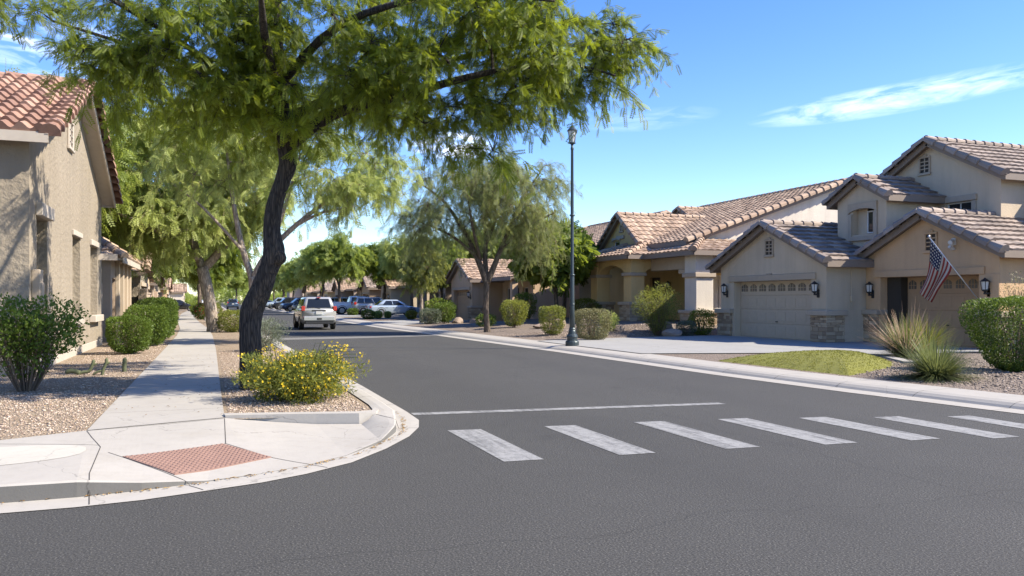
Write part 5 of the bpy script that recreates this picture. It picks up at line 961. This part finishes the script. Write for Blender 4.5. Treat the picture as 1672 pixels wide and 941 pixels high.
for k, (x, y, r, h, lf, lab) in enumerate([(14.0, 58.4, .42, .62, 'lf_yel', 'small yellow green bush right of the sedan front wheel'), (11.0, 59.6, .52, .70, 'lf_hedge', 'broad bush in front of the sedan rear wheel'), (12.1, 61.4, .32, .55, 'lf_light', 'light leafy shrub below the sedan door'), (13.2, 63.0, .25, .5, 'lf_light', 'small pale shrub under the sedan front door'), (12.4, 75.0, .5, .65, 'lf_hedge', 'bush at the tail of the white pickup'), (10.9, 88, .5, .9, 'lf_yel', 'far bush at the kerb near the dark blue car'), (10.8, 97, .5, .9, 'lf_yel', 'far yellow bush between parked dark cars'), (10.6, 112, .8, .8, 'lf_yel', 'distant low yellow bush before the black pickup'), (10.7, 130, 1, 1, 'lf_hedge', 'distant bush before the last parked cars')]):
    shrub('kerb_bush', lab, (x, y, .11), r, r, h, 2400, lf, 110+k, .08 if k < 5 else .13, 2.5, .85, .0, group='bushes along the far kerb')
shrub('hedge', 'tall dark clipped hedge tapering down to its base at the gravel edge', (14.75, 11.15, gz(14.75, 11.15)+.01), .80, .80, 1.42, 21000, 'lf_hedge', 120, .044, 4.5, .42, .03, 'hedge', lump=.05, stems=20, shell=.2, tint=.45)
shrub('airy_shrub', 'pale airy shrub at the garage corner behind the dark hedge', (20.6, 15.2, .1), .9, .7, 2.1, 2600, 'lf_tan', 121, .07, 2.1, .6, .3, 'shrub', lump=.2, stems=30, tpl=NQ, shell=.8, bare=.3, tint=.6)
# fountain grasses
def grass_clump(name, label, pos, n, h, rad, seed, m, plumes=0, yel=0, sp=.9):
    e = tag(empty(name, pos), label, 'ornamental grass'); rg = np.random.default_rng(seed)
    def blades(n, h, wd, spread, stiff):
        V = []; F = []; T_ = []
        for i in range(n):
            a = rg.uniform(0, 6.28); r0 = rad*.16*rg.random()**.5; th = R(lerp(88, lerp(80, 8, min(1, spread)), rg.random()**.55)); L_ = h*rg.uniform(.7, 1.2)*(.82+.18*math.sin(th)); c_, s_ = math.cos(a), math.sin(a); q = len(V); tv = rg.random(); gr = .30*(1-stiff)*math.cos(th)+.06
            for j in range(6):
                t = j/5; x = r0+L_*math.cos(th)*t; z = max(.005, L_*(math.sin(th)*t-gr*t*t)+.02); w_ = wd*(1-t*.92); pxx, pyy = c_*x, s_*x; V += [(pxx-s_*w_, pyy+c_*w_, z), (pxx+s_*w_, pyy-c_*w_, z)]; T_ += [min(1, tv*.7+t*.35)]*2
                if j: F.append((q+2*j-2, q+2*j-1, q+2*j+1, q+2*j))
        return V, F, T_
    V, F, T_ = blades(n, h, .009, sp, .2); build_np('blades', V, F, MT[m], e, T_)
    if yel: 
        V, F, T_ = blades(yel, h*.95, .011, .55, .5); V = np.array(V)+np.array([.32, -.25, .12]); build_np('yellow_blades', V, F, MT['blade_y'], e, T_)
    if plumes:
        V, F, T_ = blades(plumes, h*1.25, .010, .80, .8); build_np('plumes', V, F, MT['plume'], e, T_)
    return e
grass_clump('fountain_grass', 'fountain grass with pinkish plumes and yellow blades by the driveway', (15.9, 14.8, gz(15.9, 14.8)), 1700, 1.12, .9, 131, 'blade', 260, 220, 1.0)
grass_clump('fountain_grass', 'grey green grass mound in front of the plumed grass', (12.25, 10.75, gz(12.25, 10.75)), 1700, .92, .8, 132, 'blade', 0, 0, 1.0)
# small cacti and stones on the gravel
def cactus(label, pos, arms):
    e = tag(empty('cactus', pos), label, 'cactus'); b = MB()
    for pts, r in arms: b.tube(smooth_path(pts, 3), [r*1.0]*(3*(len(pts)-1))+[r*.5], 7)
    b.build('stem', MT['cactus'], e, True)
cactus('short upright column cactus, rightmost of the small cacti', (-1.62, 17.6, .1), [([(0, 0, -.03), (0, 0, .15), (.01, 0, .30)], .042)])
cactus('low forked cactus between the column cactus and the sprawling one', (-1.95, 17.0, .1), [([(0, 0, -.02), (.02, 0, .12), (.07, 0, .24), (.08, 0, .34)], .03), ([(.02, 0, .1), (-.08, 0, .08), (-.16, 0, .02)], .022), ([(.07, 0, .22), (.13, 0, .26)], .022)])
cactus('sprawling low cactus with one raised arm, leftmost of the small cacti', (-2.4, 17.2, .1), [([(0, 0, -.02), (.08, 0, .06), (.20, 0, .08), (.26, 0, .2), (.29, 0, .30)], .032), ([(.05, 0, .05), (-.1, 0, .1), (-.2, 0, .06)], .045), ([(.26, 0, .2), (.34, 0, .22)], .022)])
def boulder(label, pos, sx, sy, sz, seed, rz=0, name='boulder'):
    bm = bmesh.new(); bmesh.ops.create_icosphere(bm, subdivisions=3, radius=1); rg = random.Random(seed); pl = [(Vector((rg.gauss(0, 1), rg.gauss(0, 1), rg.gauss(0, 1))).normalized(), rg.uniform(.55, .85)) for _ in range(12)]
    for v in bm.verts:
        c_ = v.co.copy()
        for n_, d in pl:
            k = c_.dot(n_)
            if k > d: c_ -= n_*(k-d)*.85
        v.co = Vector((c_.x*sx, c_.y*sy, c_.z*sz))
    me = bpy.data.meshes.new(name); bm.to_mesh(me); bm.free(); o = link(name, me, MT['rock']); o.location = pos; o.rotation_euler = (0, 0, rz); tag(o, label, 'boulder')
boulder('large tan boulder beside the airy shrub', (17.35, 28.5, gz(17.35, 28.5)+.12), .55, .45, .38, 1); boulder('dark low boulder in front of the airy shrub', (16.9, 26.95, gz(16.9, 26.95)+.1), .5, .35, .24, 2); boulder('small pale boulder next to the feathery shrub', (15.65, 29.0, gz(15.65, 29)+.08), .26, .22, .22, 3)
boulder('flat grey boulder right of the wispy tree trunk', (14.2, 33.5, gz(14.2, 33.5)+.1), .62, .4, .22, 4); boulder('rounded brown boulder behind the narrow flat topped bush', (14.6, 32.6, gz(14.6, 32.6)+.15), .4, .4, .4, 5); boulder('upright grey boulder between lamp post and flat topped bush', (13.2, 27.4, gz(13.2, 27.4)+.3), .28, .25, .5, 6)
boulder('dark boulder at the foot of the stone pier', (14.3, 47.4, .2), .45, .4, .3, 7); boulder('second dark boulder nearer the wispy tree', (14.9, 45.6, .2), .4, .4, .28, 8); boulder('small stone on the gravel beside the pavement edge', (-1.75, 33, .15), .13, .1, .09, 9)

# far mass of greenery closing the view
rg = np.random.default_rng(77); n = 14000; x = rg.uniform(-70, 70, n); y = rg.uniform(262, 300, n); hh = 5.5+2.5*np.sin(x*.21)+1.5*np.sin(x*.57+1); z = hh*rg.random(n)**.7
V, F, T_ = place(frond_tpl(4, .42, .12), np.c_[x, y, z], rg.normal(0, 1, (n, 3)), rg.uniform(.8, 1.6, n), rg, rg.random(n)); tag(build_np('treeline', V, F, MT['lf_mid'], None, T_), kind='stuff')
# ------------------------------------------------------------------ street furniture
e = tag(empty('street_lamp', (10.62, 22.75, .11)), 'tall dark green street lamp with lantern top on the far pavement', 'street lamp'); e.scale = (.86, .86, 1)
b = MB(); b.lathe((0, 0, 0), [(.25, -.05), (.25, .12), (.235, .15), (.19, .17), (.19, .24), (.215, .28), (.20, .33), (.15, .37), (.135, .46), (.115, .5), (.125, .53), (.105, .57)], 16); b.build('base', MT['post'], e, False)
b = MB(); b.lathe((0, 0, 0), [(.105, .57), (.085, 1.2), (.078, 2.2), (.062, 2.25), (.058, 4.5), (.048, 6.15), (.06, 6.17), (.06, 6.22), (.04, 6.25), (.05, 6.33)], 14)
for z in (1.3, 2.22, 4.1): b.lathe((0, 0, z), [(.06, -.03), (.098, -.02), (.098, .02), (.06, .03)], 14)
b.build('pole', MT['post'], e, True)
b = MB(); b.lathe((0, 0, 6.33), [(.05, 0), (.13, .03), (.13, .06), (.06, .07)], 12)
for k in range(6): a = math.pi/3*k; b.tube([(math.cos(a)*.105, math.sin(a)*.105, 6.38), (math.cos(a)*.165, math.sin(a)*.165, 6.74)], .010, 4)
b.lathe((0, 0, 6.74), [(.185, 0), (.19, .03), (.13, .09), (.06, .16), (.03, .18), (.035, .21), (.012, .25), (.004, .32)], 12); ln = b.build('lantern', MT['post'], e)
b = MB(); b.lathe((0, 0, 6.385), [(.095, 0), (.155, .355)], 12); b.build('glass', MT['lglass'], ln)
e = tag(empty('utility_pedestal', (.2, 46, .11)), 'short dark green utility pedestal left of the pale trunk', 'utility pedestal'); b = MB(); b.cbox(-.13, .13, -.1, .1, 0, .72, .015); b.build('cabinet', MT['post'], e); b = MB(); b.cbox(-.17, .17, -.14, .14, .72, .80, .02); b.build('lid', MT['post'], e); b = MB(); b.cbox(-.3, .3, -.25, .25, -.05, .04, .01); b.build('plinth', MT['conc'], e)
e = tag(empty('sign_post', (-.35, 58, .11)), 'thin grey post standing among the pavement trees', 'post'); b = MB(); b.cbox(-.06, .06, -.06, .06, -.05, 2.1, .01); b.build('post', MT['pole'], e); b = MB(); b.cbox(-.09, .09, -.09, .09, 2.1, 2.16, .015); b.build('cap', MT['pole'], e)
# ---- flag on the pole leaning out from the garage wall
tipv = Vector((19.75, 17.57, 3.40)); basev = Vector((20.94, 16.80, 1.42)); fe = tag(empty('flag', tuple(basev)), 'american flag hanging from a slanted pole on the warm tan garage', 'flag')
b = MB(); b.tube([(0, 0, 0), tipv-basev], .016, 8); b.lathe(tipv-basev, [(.02, -.02), (.035, .01), (.03, .04), (.005, .06)], 8); b.build('pole', MT['pole'], fe, True)
b = MB(); b.cbox(-.06, .055, -.05, .05, -.10, .10, .01); b.build('bracket', MT['black'], fe)
d_ = (basev-tipv).normalized(); ns, nf = 26, 40; HO, FL = .98, 1.78; V = []; F = []; UV = []
for i in range(ns+1):
    for j in range(nf+1):
        s_, t = i/ns, j/nf; gather = 1-.42*sstep(0, .8, t); p0 = tipv-basev+d_*(.08+HO*s_); q = tipv-basev+d_*(.08+HO*.45)
        p = p0*gather+q*(1-gather); drop = FL*(t*(.86-.10*s_)); fold = .075*math.sin(s_*11+t*2.2)*sstep(0, .5, t)+.05*math.sin(s_*5-t*3)*t
        V.append((p.x+fold*.9-.02*t, p.y+.40*t*t+.14*t+fold*.5, p.z-drop*.93+.02*math.sin(s_*9)*t)); UV.append((t, s_))
for i in range(ns):
    for j in range(nf): a = i*(nf+1)+j; F.append((a, a+nf+1, a+nf+2, a+1))
me = bpy.data.meshes.new('cloth'); me.from_pydata(V, [], F); uv = me.uv_layers.new(name='UVMap')
for lp_ in me.loops: uv.data[lp_.index].uv = UV[lp_.vertex_index]
me.polygons.foreach_set('use_smooth', [True]*len(me.polygons)); g = NG('flag_cloth'); tcn = g.n('ShaderNodeTexCoord'); sp_ = g.n('ShaderNodeSeparateXYZ'); g.l(tcn.outputs['UV'], sp_.inputs[0]); u_, v_ = sp_.outputs[0], sp_.outputs[1]
stp = g.math('LESS_THAN', g.math('MODULO', g.math('FLOOR', g.math('MULTIPLY', v_, 13)), 2), .5); c = g.mix(stp, (.52, .475, .41), (.30, .045, .035))
can = g.math('MULTIPLY', g.math('LESS_THAN', u_, .4), g.math('LESS_THAN', v_, 7/13)); fx = g.math('SUBTRACT', g.math('FRACT', g.math('MULTIPLY', u_, 15)), .5); fy = g.math('SUBTRACT', g.math('FRACT', g.math('MULTIPLY', v_, 11.2)), .5)
star = g.math('LESS_THAN', g.math('ADD', g.math('MULTIPLY', fx, fx), g.math('MULTIPLY', fy, fy)), .06); c = g.mix(can, c, g.mix(star, (.02, .028, .075), (.60, .57, .50)))
g.done(c, .8); ts = g.n('ShaderNodeBsdfTranslucent'); g.l(c, ts.inputs[0]); ms = g.n('ShaderNodeMixShader'); ms.inputs[0].default_value = .35; g.l(g.p.outputs[0], ms.inputs[1]); g.l(ts.outputs[0], ms.inputs[2]); g.l(ms.outputs[0], g.out.inputs[0])
cl_ = link('cloth', me, g.m, fe); sm = cl_.modifiers.new('thickness', 'SOLIDIFY'); sm.thickness = .004
# ------------------------------------------------------------------ vehicles: x forward, origin under the rear bumper
def ring(x0, x1, w_, z, r, n=5):
    r = min(r, (x1-x0)*.45, w_*.9); out = []
    for cx, cy, a0 in ((x1-r, w_-r, 0), (x0+r, w_-r, 90), (x0+r, -w_+r, 180), (x1-r, -w_+r, 270)):
        for k in range(n): a = R(a0+90*k/(n-1)); out.append((cx+math.cos(a)*r, cy+math.sin(a)*r, z))
    return out
def loft(b, rings, capb=True, capt=True):
    n = len(rings[0]); vs = [p for r in rings for p in r]; fs = []
    for i in range(len(rings)-1):
        for k in range(n): j = (k+1) % n; fs.append((i*n+k, i*n+j, i*n+n+j, i*n+n+k))
    if capb: fs.append(tuple(range(n-1, -1, -1)))
    if capt: fs.append(tuple((len(rings)-1)*n+k for k in range(n)))
    b.add(vs, fs)
def vehicle(name, label, paint, kind, pos, heading, group='parked cars along the far side'):
    e = tag(empty(name, pos, heading), label, 'car' if kind != 'pickup' else 'pickup truck', group)
    SP = dict(suv=dict(L=4.5, w=.91, belt=1.08, top=1.70, g0=.06, g1=3.25, t0=.32, t1=2.55, hood=1.02, wr=.36, zb=.30, ax=(.86, 3.58)), sedan=dict(L=4.7, w=.90, belt=.93, top=1.45, g0=.55, g1=3.55, t0=1.25, t1=2.65, hood=.86, wr=.33, zb=.22, ax=(.98, 3.72)), pickup=dict(L=5.4, w=.97, belt=1.12, top=1.80, g0=1.75, g1=4.15, t0=1.95, t1=3.45, hood=1.08, wr=.39, zb=.36, ax=(1.05, 4.35)))[kind]
    Lc, w_, belt, top, hood, zb = SP['L'], SP['w'], SP['belt'], SP['top'], SP['hood'], SP['zb']; b = MB(); sec = []
    nx = 40
    for i in range(nx+1):
        x = Lc*i/nx; endr = sstep(0, .16, x)*sstep(0, .30, Lc-x); ht = belt
        if kind == 'sedan': ht = lerp(belt, lerp(hood, hood-.16, sstep(SP['g1'], Lc, x)), sstep(SP['g1']-.3, SP['g1']+.1, x))-.02*(1-sstep(0, .6, x))
        else: ht = lerp(belt, lerp(hood, hood-.08, sstep(SP['g1'], Lc, x)), sstep(SP['g1']-.25, SP['g1']+.15, x))
        if kind == 'pickup' and x < SP['g0']: ht = belt-.02
        ht -= .22*(1-sstep(0, .25, Lc-x)); ww = w_*(.90+.10*endr)*(1-.06*sstep(Lc-1.0, Lc, x)); zlo = zb+.14*(1-sstep(0, .3, x))+.05*(1-sstep(0, .35, Lc-x))
        h1 = []
        for y, z in ((0, zlo), (ww*.86, zlo), (ww*.97, zlo+.10), (ww, lerp(zlo, ht, .45)), (ww*.985, ht-.14), (ww*.95, ht-.03), (ww*.87, ht), (ww*.5, ht+.02), (0, ht+.025)): h1.append((x, y, z))
        sec.append(h1+[(p[0], -p[1], p[2]) for p in h1[-2:0:-1]])
    loft(b, sec); body = b.build('body', MT[paint], e, True)
    g0, g1, t0, t1 = SP['g0'], SP['g1'], SP['t0'], SP['t1']; wb, wt = w_*.90, w_*.72; b = MB(); lo = ring(g0, g1, wb, belt-.03, .12); hi = ring(t0, t1, wt, top-.05, .16)
    loft(b, [lo, [tuple(lerp(p, q, .5)+(0, .015*np.sign(p[1]), 0)[k] for k, (p_, q_) in enumerate(zip(p, q)) for p, q in ((p_, q_),)) if False else tuple(lerp(p[k], q[k], .5)+(.02*np.sign(p[1]) if k == 1 else 0) for k in range(3)) for p, q in zip(lo, hi)], hi, ring(t0+.08, t1-.08, wt-.06, top-.008, .14), ring(t0+.3, t1-.3, wt-.25, top, .1)]); b.build('roof', MT[paint], e, True)
    def gp(face, u, v):   # point on greenhouse face
        if face in 'LR': s_ = 1 if face == 'L' else -1; lo_, hi_ = Vector((lerp(g0, g1, u), s_*wb, belt-.03)), Vector((lerp(t0, t1, u), s_*wt, top-.05)); p = lo_.lerp(hi_, v); p.y += s_*(.02*4*v*(1-v)+.012); return p
        xa, xb = (g0, t0) if face == 'B' else (g1, t1); p = Vector((lerp(xa, xb, v), lerp(-wb, wb, u)*lerp(1, wt/wb, v)*.97, lerp(belt-.03, top-.05, v))); p.x += (-.012 if face == 'B' else .012)+(0); return p
    def pane(face, u0, u1, v0, v1, nm):
        bb = MB(); q = [gp(face, *c_) for c_ in ((u0, v0), (u1, v0), (u1, v1), (u0, v1))]; mid = [gp(face, u, .5) for u in (u0, u1)]
        bb.add([q[0], q[1], mid[1], q[2], q[3], mid[0]], ((0, 1, 2, 5), (5, 2, 3, 4))); bb.build(nm, MT['cglass'], e)
    ww = {'suv': ((.06, .27), (.30, .58), (.61, .90)), 'sedan': ((.17, .50), (.53, .85)), 'pickup': ((.07, .44), (.48, .90))}[kind]
    for fc in 'LR':
        for a, b_ in ww: pane(fc, a, b_, .13, .90, 'side_window')
    pane('B', .10, .90, .14, .92, 'rear_window'); pane('F', .07, .93, .08, .94, 'windscreen')
    for ax in SP['ax']:
        for s_ in (1, -1):
            we = empty('wheel', (ax, s_*(w_-.10), SP['wr'])); we.parent = e; r = SP['wr']; bb = MB(); pr = [(-.11, r*.62), (-.115, r*.9), (-.09, r), (.09, r), (.115, r*.9), (.11, r*.62)]; n = 24
            vs = [(math.cos(2*math.pi*k/n)*q, y*1.0, math.sin(2*math.pi*k/n)*q) for y, q in pr for k in range(n)]; fs = [(i*n+k, i*n+(k+1) % n, i*n+n+(k+1) % n, i*n+n+k) for i in range(5) for k in range(n)]; bb.add(vs, fs); bb.build('tyre', MT['rubber'], we, True)
            bb = MB(); yo = s_*.085
            bb.tube([(0, yo-.05*s_, 0), (0, yo-.01*s_, 0)], r*.63, 20)
            for k in range(5): a = 2*math.pi*k/5; bb.bar((0, yo, 0), (math.cos(a)*r*.58, yo, math.sin(a)*r*.58), .07, .03, (0, 1, 0))
            bb.tube([(0, yo, 0), (0, yo+.025*s_, 0)], r*.16, 10); bb.build('rim', MT['rim'], we)
            bb = MB(); N_ = 16; ro, ri = r+.10, r+.012; pts = []
            for k in range(N_+1): a = math.pi*(-.08+1.16*k/N_); pts.append((a))
            vs = [(ax+math.cos(a)*q, s_*yy, SP['wr']+math.sin(a)*q) for a in pts for q, yy in ((ri-.06, w_-.06), (ro-.02, w_+.002), (ro, w_+.012), (ro+.03, w_-.03))]; fs = [(i*4+k, i*4+k+1, i*4+5+k, i*4+4+k) for i in range(N_) for k in range(3)]; bb.add(vs, fs); bb.build('wheel_arch', MT['plast'], e, True)
    for s_ in (1, -1):
        bb = MB()
        if kind == 'suv': bb.cbox(-.02, .20, *sorted((s_*(w_-.20), s_*(w_-.015))), .98, 1.30 if False else 1.22, .02); bb.cbox(-.03, .05, *sorted((s_*(w_-.34), s_*(w_-.10))), .60, .68, .01)
        elif kind == 'sedan': bb.cbox(-.015, .25, *sorted((s_*(w_-.42), s_*(w_-.04))), .72, .86, .02)
        else: bb.cbox(-.02, .14, *sorted((s_*(w_-.16), s_*(w_-.02))), .74, 1.06, .02)
        bb.build('tail_light', MT['tail'], e); bb = MB(); bb.cbox(Lc-.34, Lc-.03, *sorted((s_*(w_-.40), s_*(w_-.12))), hood-.27, hood-.14, .02); bb.build('headlight', MT['lamp'], e)
        bb = MB(); xm = SP['g1']-.55; bb.cbox(xm-.05, xm+.12, *sorted((s_*(w_+.0), s_*(w_+.20))), belt, belt+.16, .03); bb.bar((xm+.02, s_*w_*.86, belt+.02), (xm+.02, s_*(w_+.05), belt+.06), .05, .05); bb.build('mirror', MT[paint], e)
        bb = MB()
        for xh in ((SP['g0']*.4+SP['g1']*.6)-.3, SP['g0']*.72+SP['g1']*.28): bb.cbox(xh, xh+.2, *sorted((s_*(w_*.985), s_*(w_*1.0+.02))), belt-.2, belt-.165, .006)
        bb.build('door_handle', MT[paint], e)
    bb = MB(); bb.cbox(-.09, .16, -w_*.88, w_*.88, .46 if kind != 'sedan' else .36, .70 if kind != 'sedan' else .58, .04); bb.build('rear_bumper', MT[paint if kind != 'pickup' else 'rim'], e)
    bb = MB(); bb.cbox(-.06, .3, -w_*.78, w_*.78, .30, .46, .02); bb.build('lower_valance', MT['plast'], e)
    bb = MB(); bb.cbox(Lc-.18, Lc+.05, -w_*.82, w_*.82, .34, .56, .04); bb.cbox(Lc-.2, Lc+.0, -w_*.45, w_*.45, .58, .74, .01); bb.build('front_bumper', MT['plast'], e)
    bb = MB(); bb.cbox(-.045, -.0, -.17, .17, .80, .96, .004); bb.build('number_plate', MT['plate'], e)
    if kind == 'suv':
        bb = MB(); bb.cbox(-.02, .02, -.36, .36, .97, 1.03, .008); bb.build('hatch_trim', MT['plast'], e); bb = MB(); bb.cbox(.20, .34, -.10, .10, 1.655, 1.69, .01); bb.build('brake_light', MT['tail'], e); bb = MB(); bb.cbox(-.10, -.02, -.13, .13, .52, .62, .01); bb.build('tow_recess', MT['plast'], e)
        bb = MB(); bb.bar((.0, -.05, 1.10), (.0, .38, 1.16), .015, .02); bb.build('rear_wiper', MT['plast'], e)
        for s_ in (1, -1): bb = MB(); bb.tube([(.55, s_*wt*.86, top+.005), (.65, s_*wt*.86, top+.05), (2.3, s_*wt*.86, top+.05), (2.4, s_*wt*.86, top+.0)], .018, 6); bb.build('roof_rail', MT['plast'], e); 
        bb = MB(); bb.tube([(.5, -.5, .36), (-.04, -.5, .36)], .03, 8); bb.build('exhaust', MT['rim'], e)
    if kind == 'pickup':
        bb = MB(); bb.cbox(.06, 1.72, -w_*.80, w_*.80, belt-.0, belt+.022, .005); bb.build('bed_liner', MT['plast'], e); bb = MB()
        for s_ in (1, -1): bb.cbox(.02, 1.74, *sorted((s_*w_*.80, s_*w_*.95)), belt-.05, belt+.10, .02)
        bb.cbox(-.01, .07, -w_*.9, w_*.9, belt-.3, belt+.10, .02); bb.build('bed_side', MT[paint], e)
    return e
vehicle('suv', 'silver white SUV driving away down the middle of the road', 'c_silver', 'suv', (5.22, 42.0, .004), R(90), None)
vehicle('sedan', 'pale blue sedan parked side-on in a driveway, frontmost of the parked cars', 'c_blue', 'sedan', (13.15, 71.2, .13), R(2))
vehicle('pickup_truck', 'white pickup truck parked side-on behind the driving car', 'c_white', 'pickup', (10.9, 79.5, .13), R(0))
vehicle('suv', 'silver SUV with dark windows half hidden behind the pale blue sedan', 'c_silver', 'suv', (12.6, 76.2, .13), R(0))
vehicle('suv', 'pale car half hidden behind the white pickup', 'c_silver', 'suv', (11.6, 88.5, .13), R(0))
vehicle('suv', 'dark blue SUV in its driveway left of the driving car', 'c_navy', 'suv', (12.6, 103.5, .13), R(188))
vehicle('pickup_truck', 'black pickup parked nose to the road far along the kerb', 'c_black', 'pickup', (13.4, 119.5, .13), R(186))
vehicle('pickup_truck', 'pale blue pickup beyond the black pickup', 'c_blue', 'pickup', (13.4, 134.5, .13), R(183))
vehicle('sedan', 'dark sedan parked beyond the pale blue pickup', 'c_grey', 'sedan', (9.4, 150, .01), R(270))
vehicle('suv', 'farthest dark car on the far kerb', 'c_black', 'suv', (9.2, 166, .01), R(270))
vehicle('suv', 'dark car parked at the near kerb seen just left of the dark trunk', 'c_navy', 'suv', (3.35, 138, .01), R(90), None)
vehicle('sedan', 'white car glimpsed left of the pale tree trunk', 'c_white', 'sedan', (-.4, 120, .13), R(95), None)
vehicle('sedan', 'black car standing across the pavement in the distance', 'c_black', 'sedan', (-6.2, 108, .13), R(0), None)
vehicle('sedan', 'small pale car at the very end of the road', 'c_white', 'sedan', (4.2, 190, .01), R(90), None)
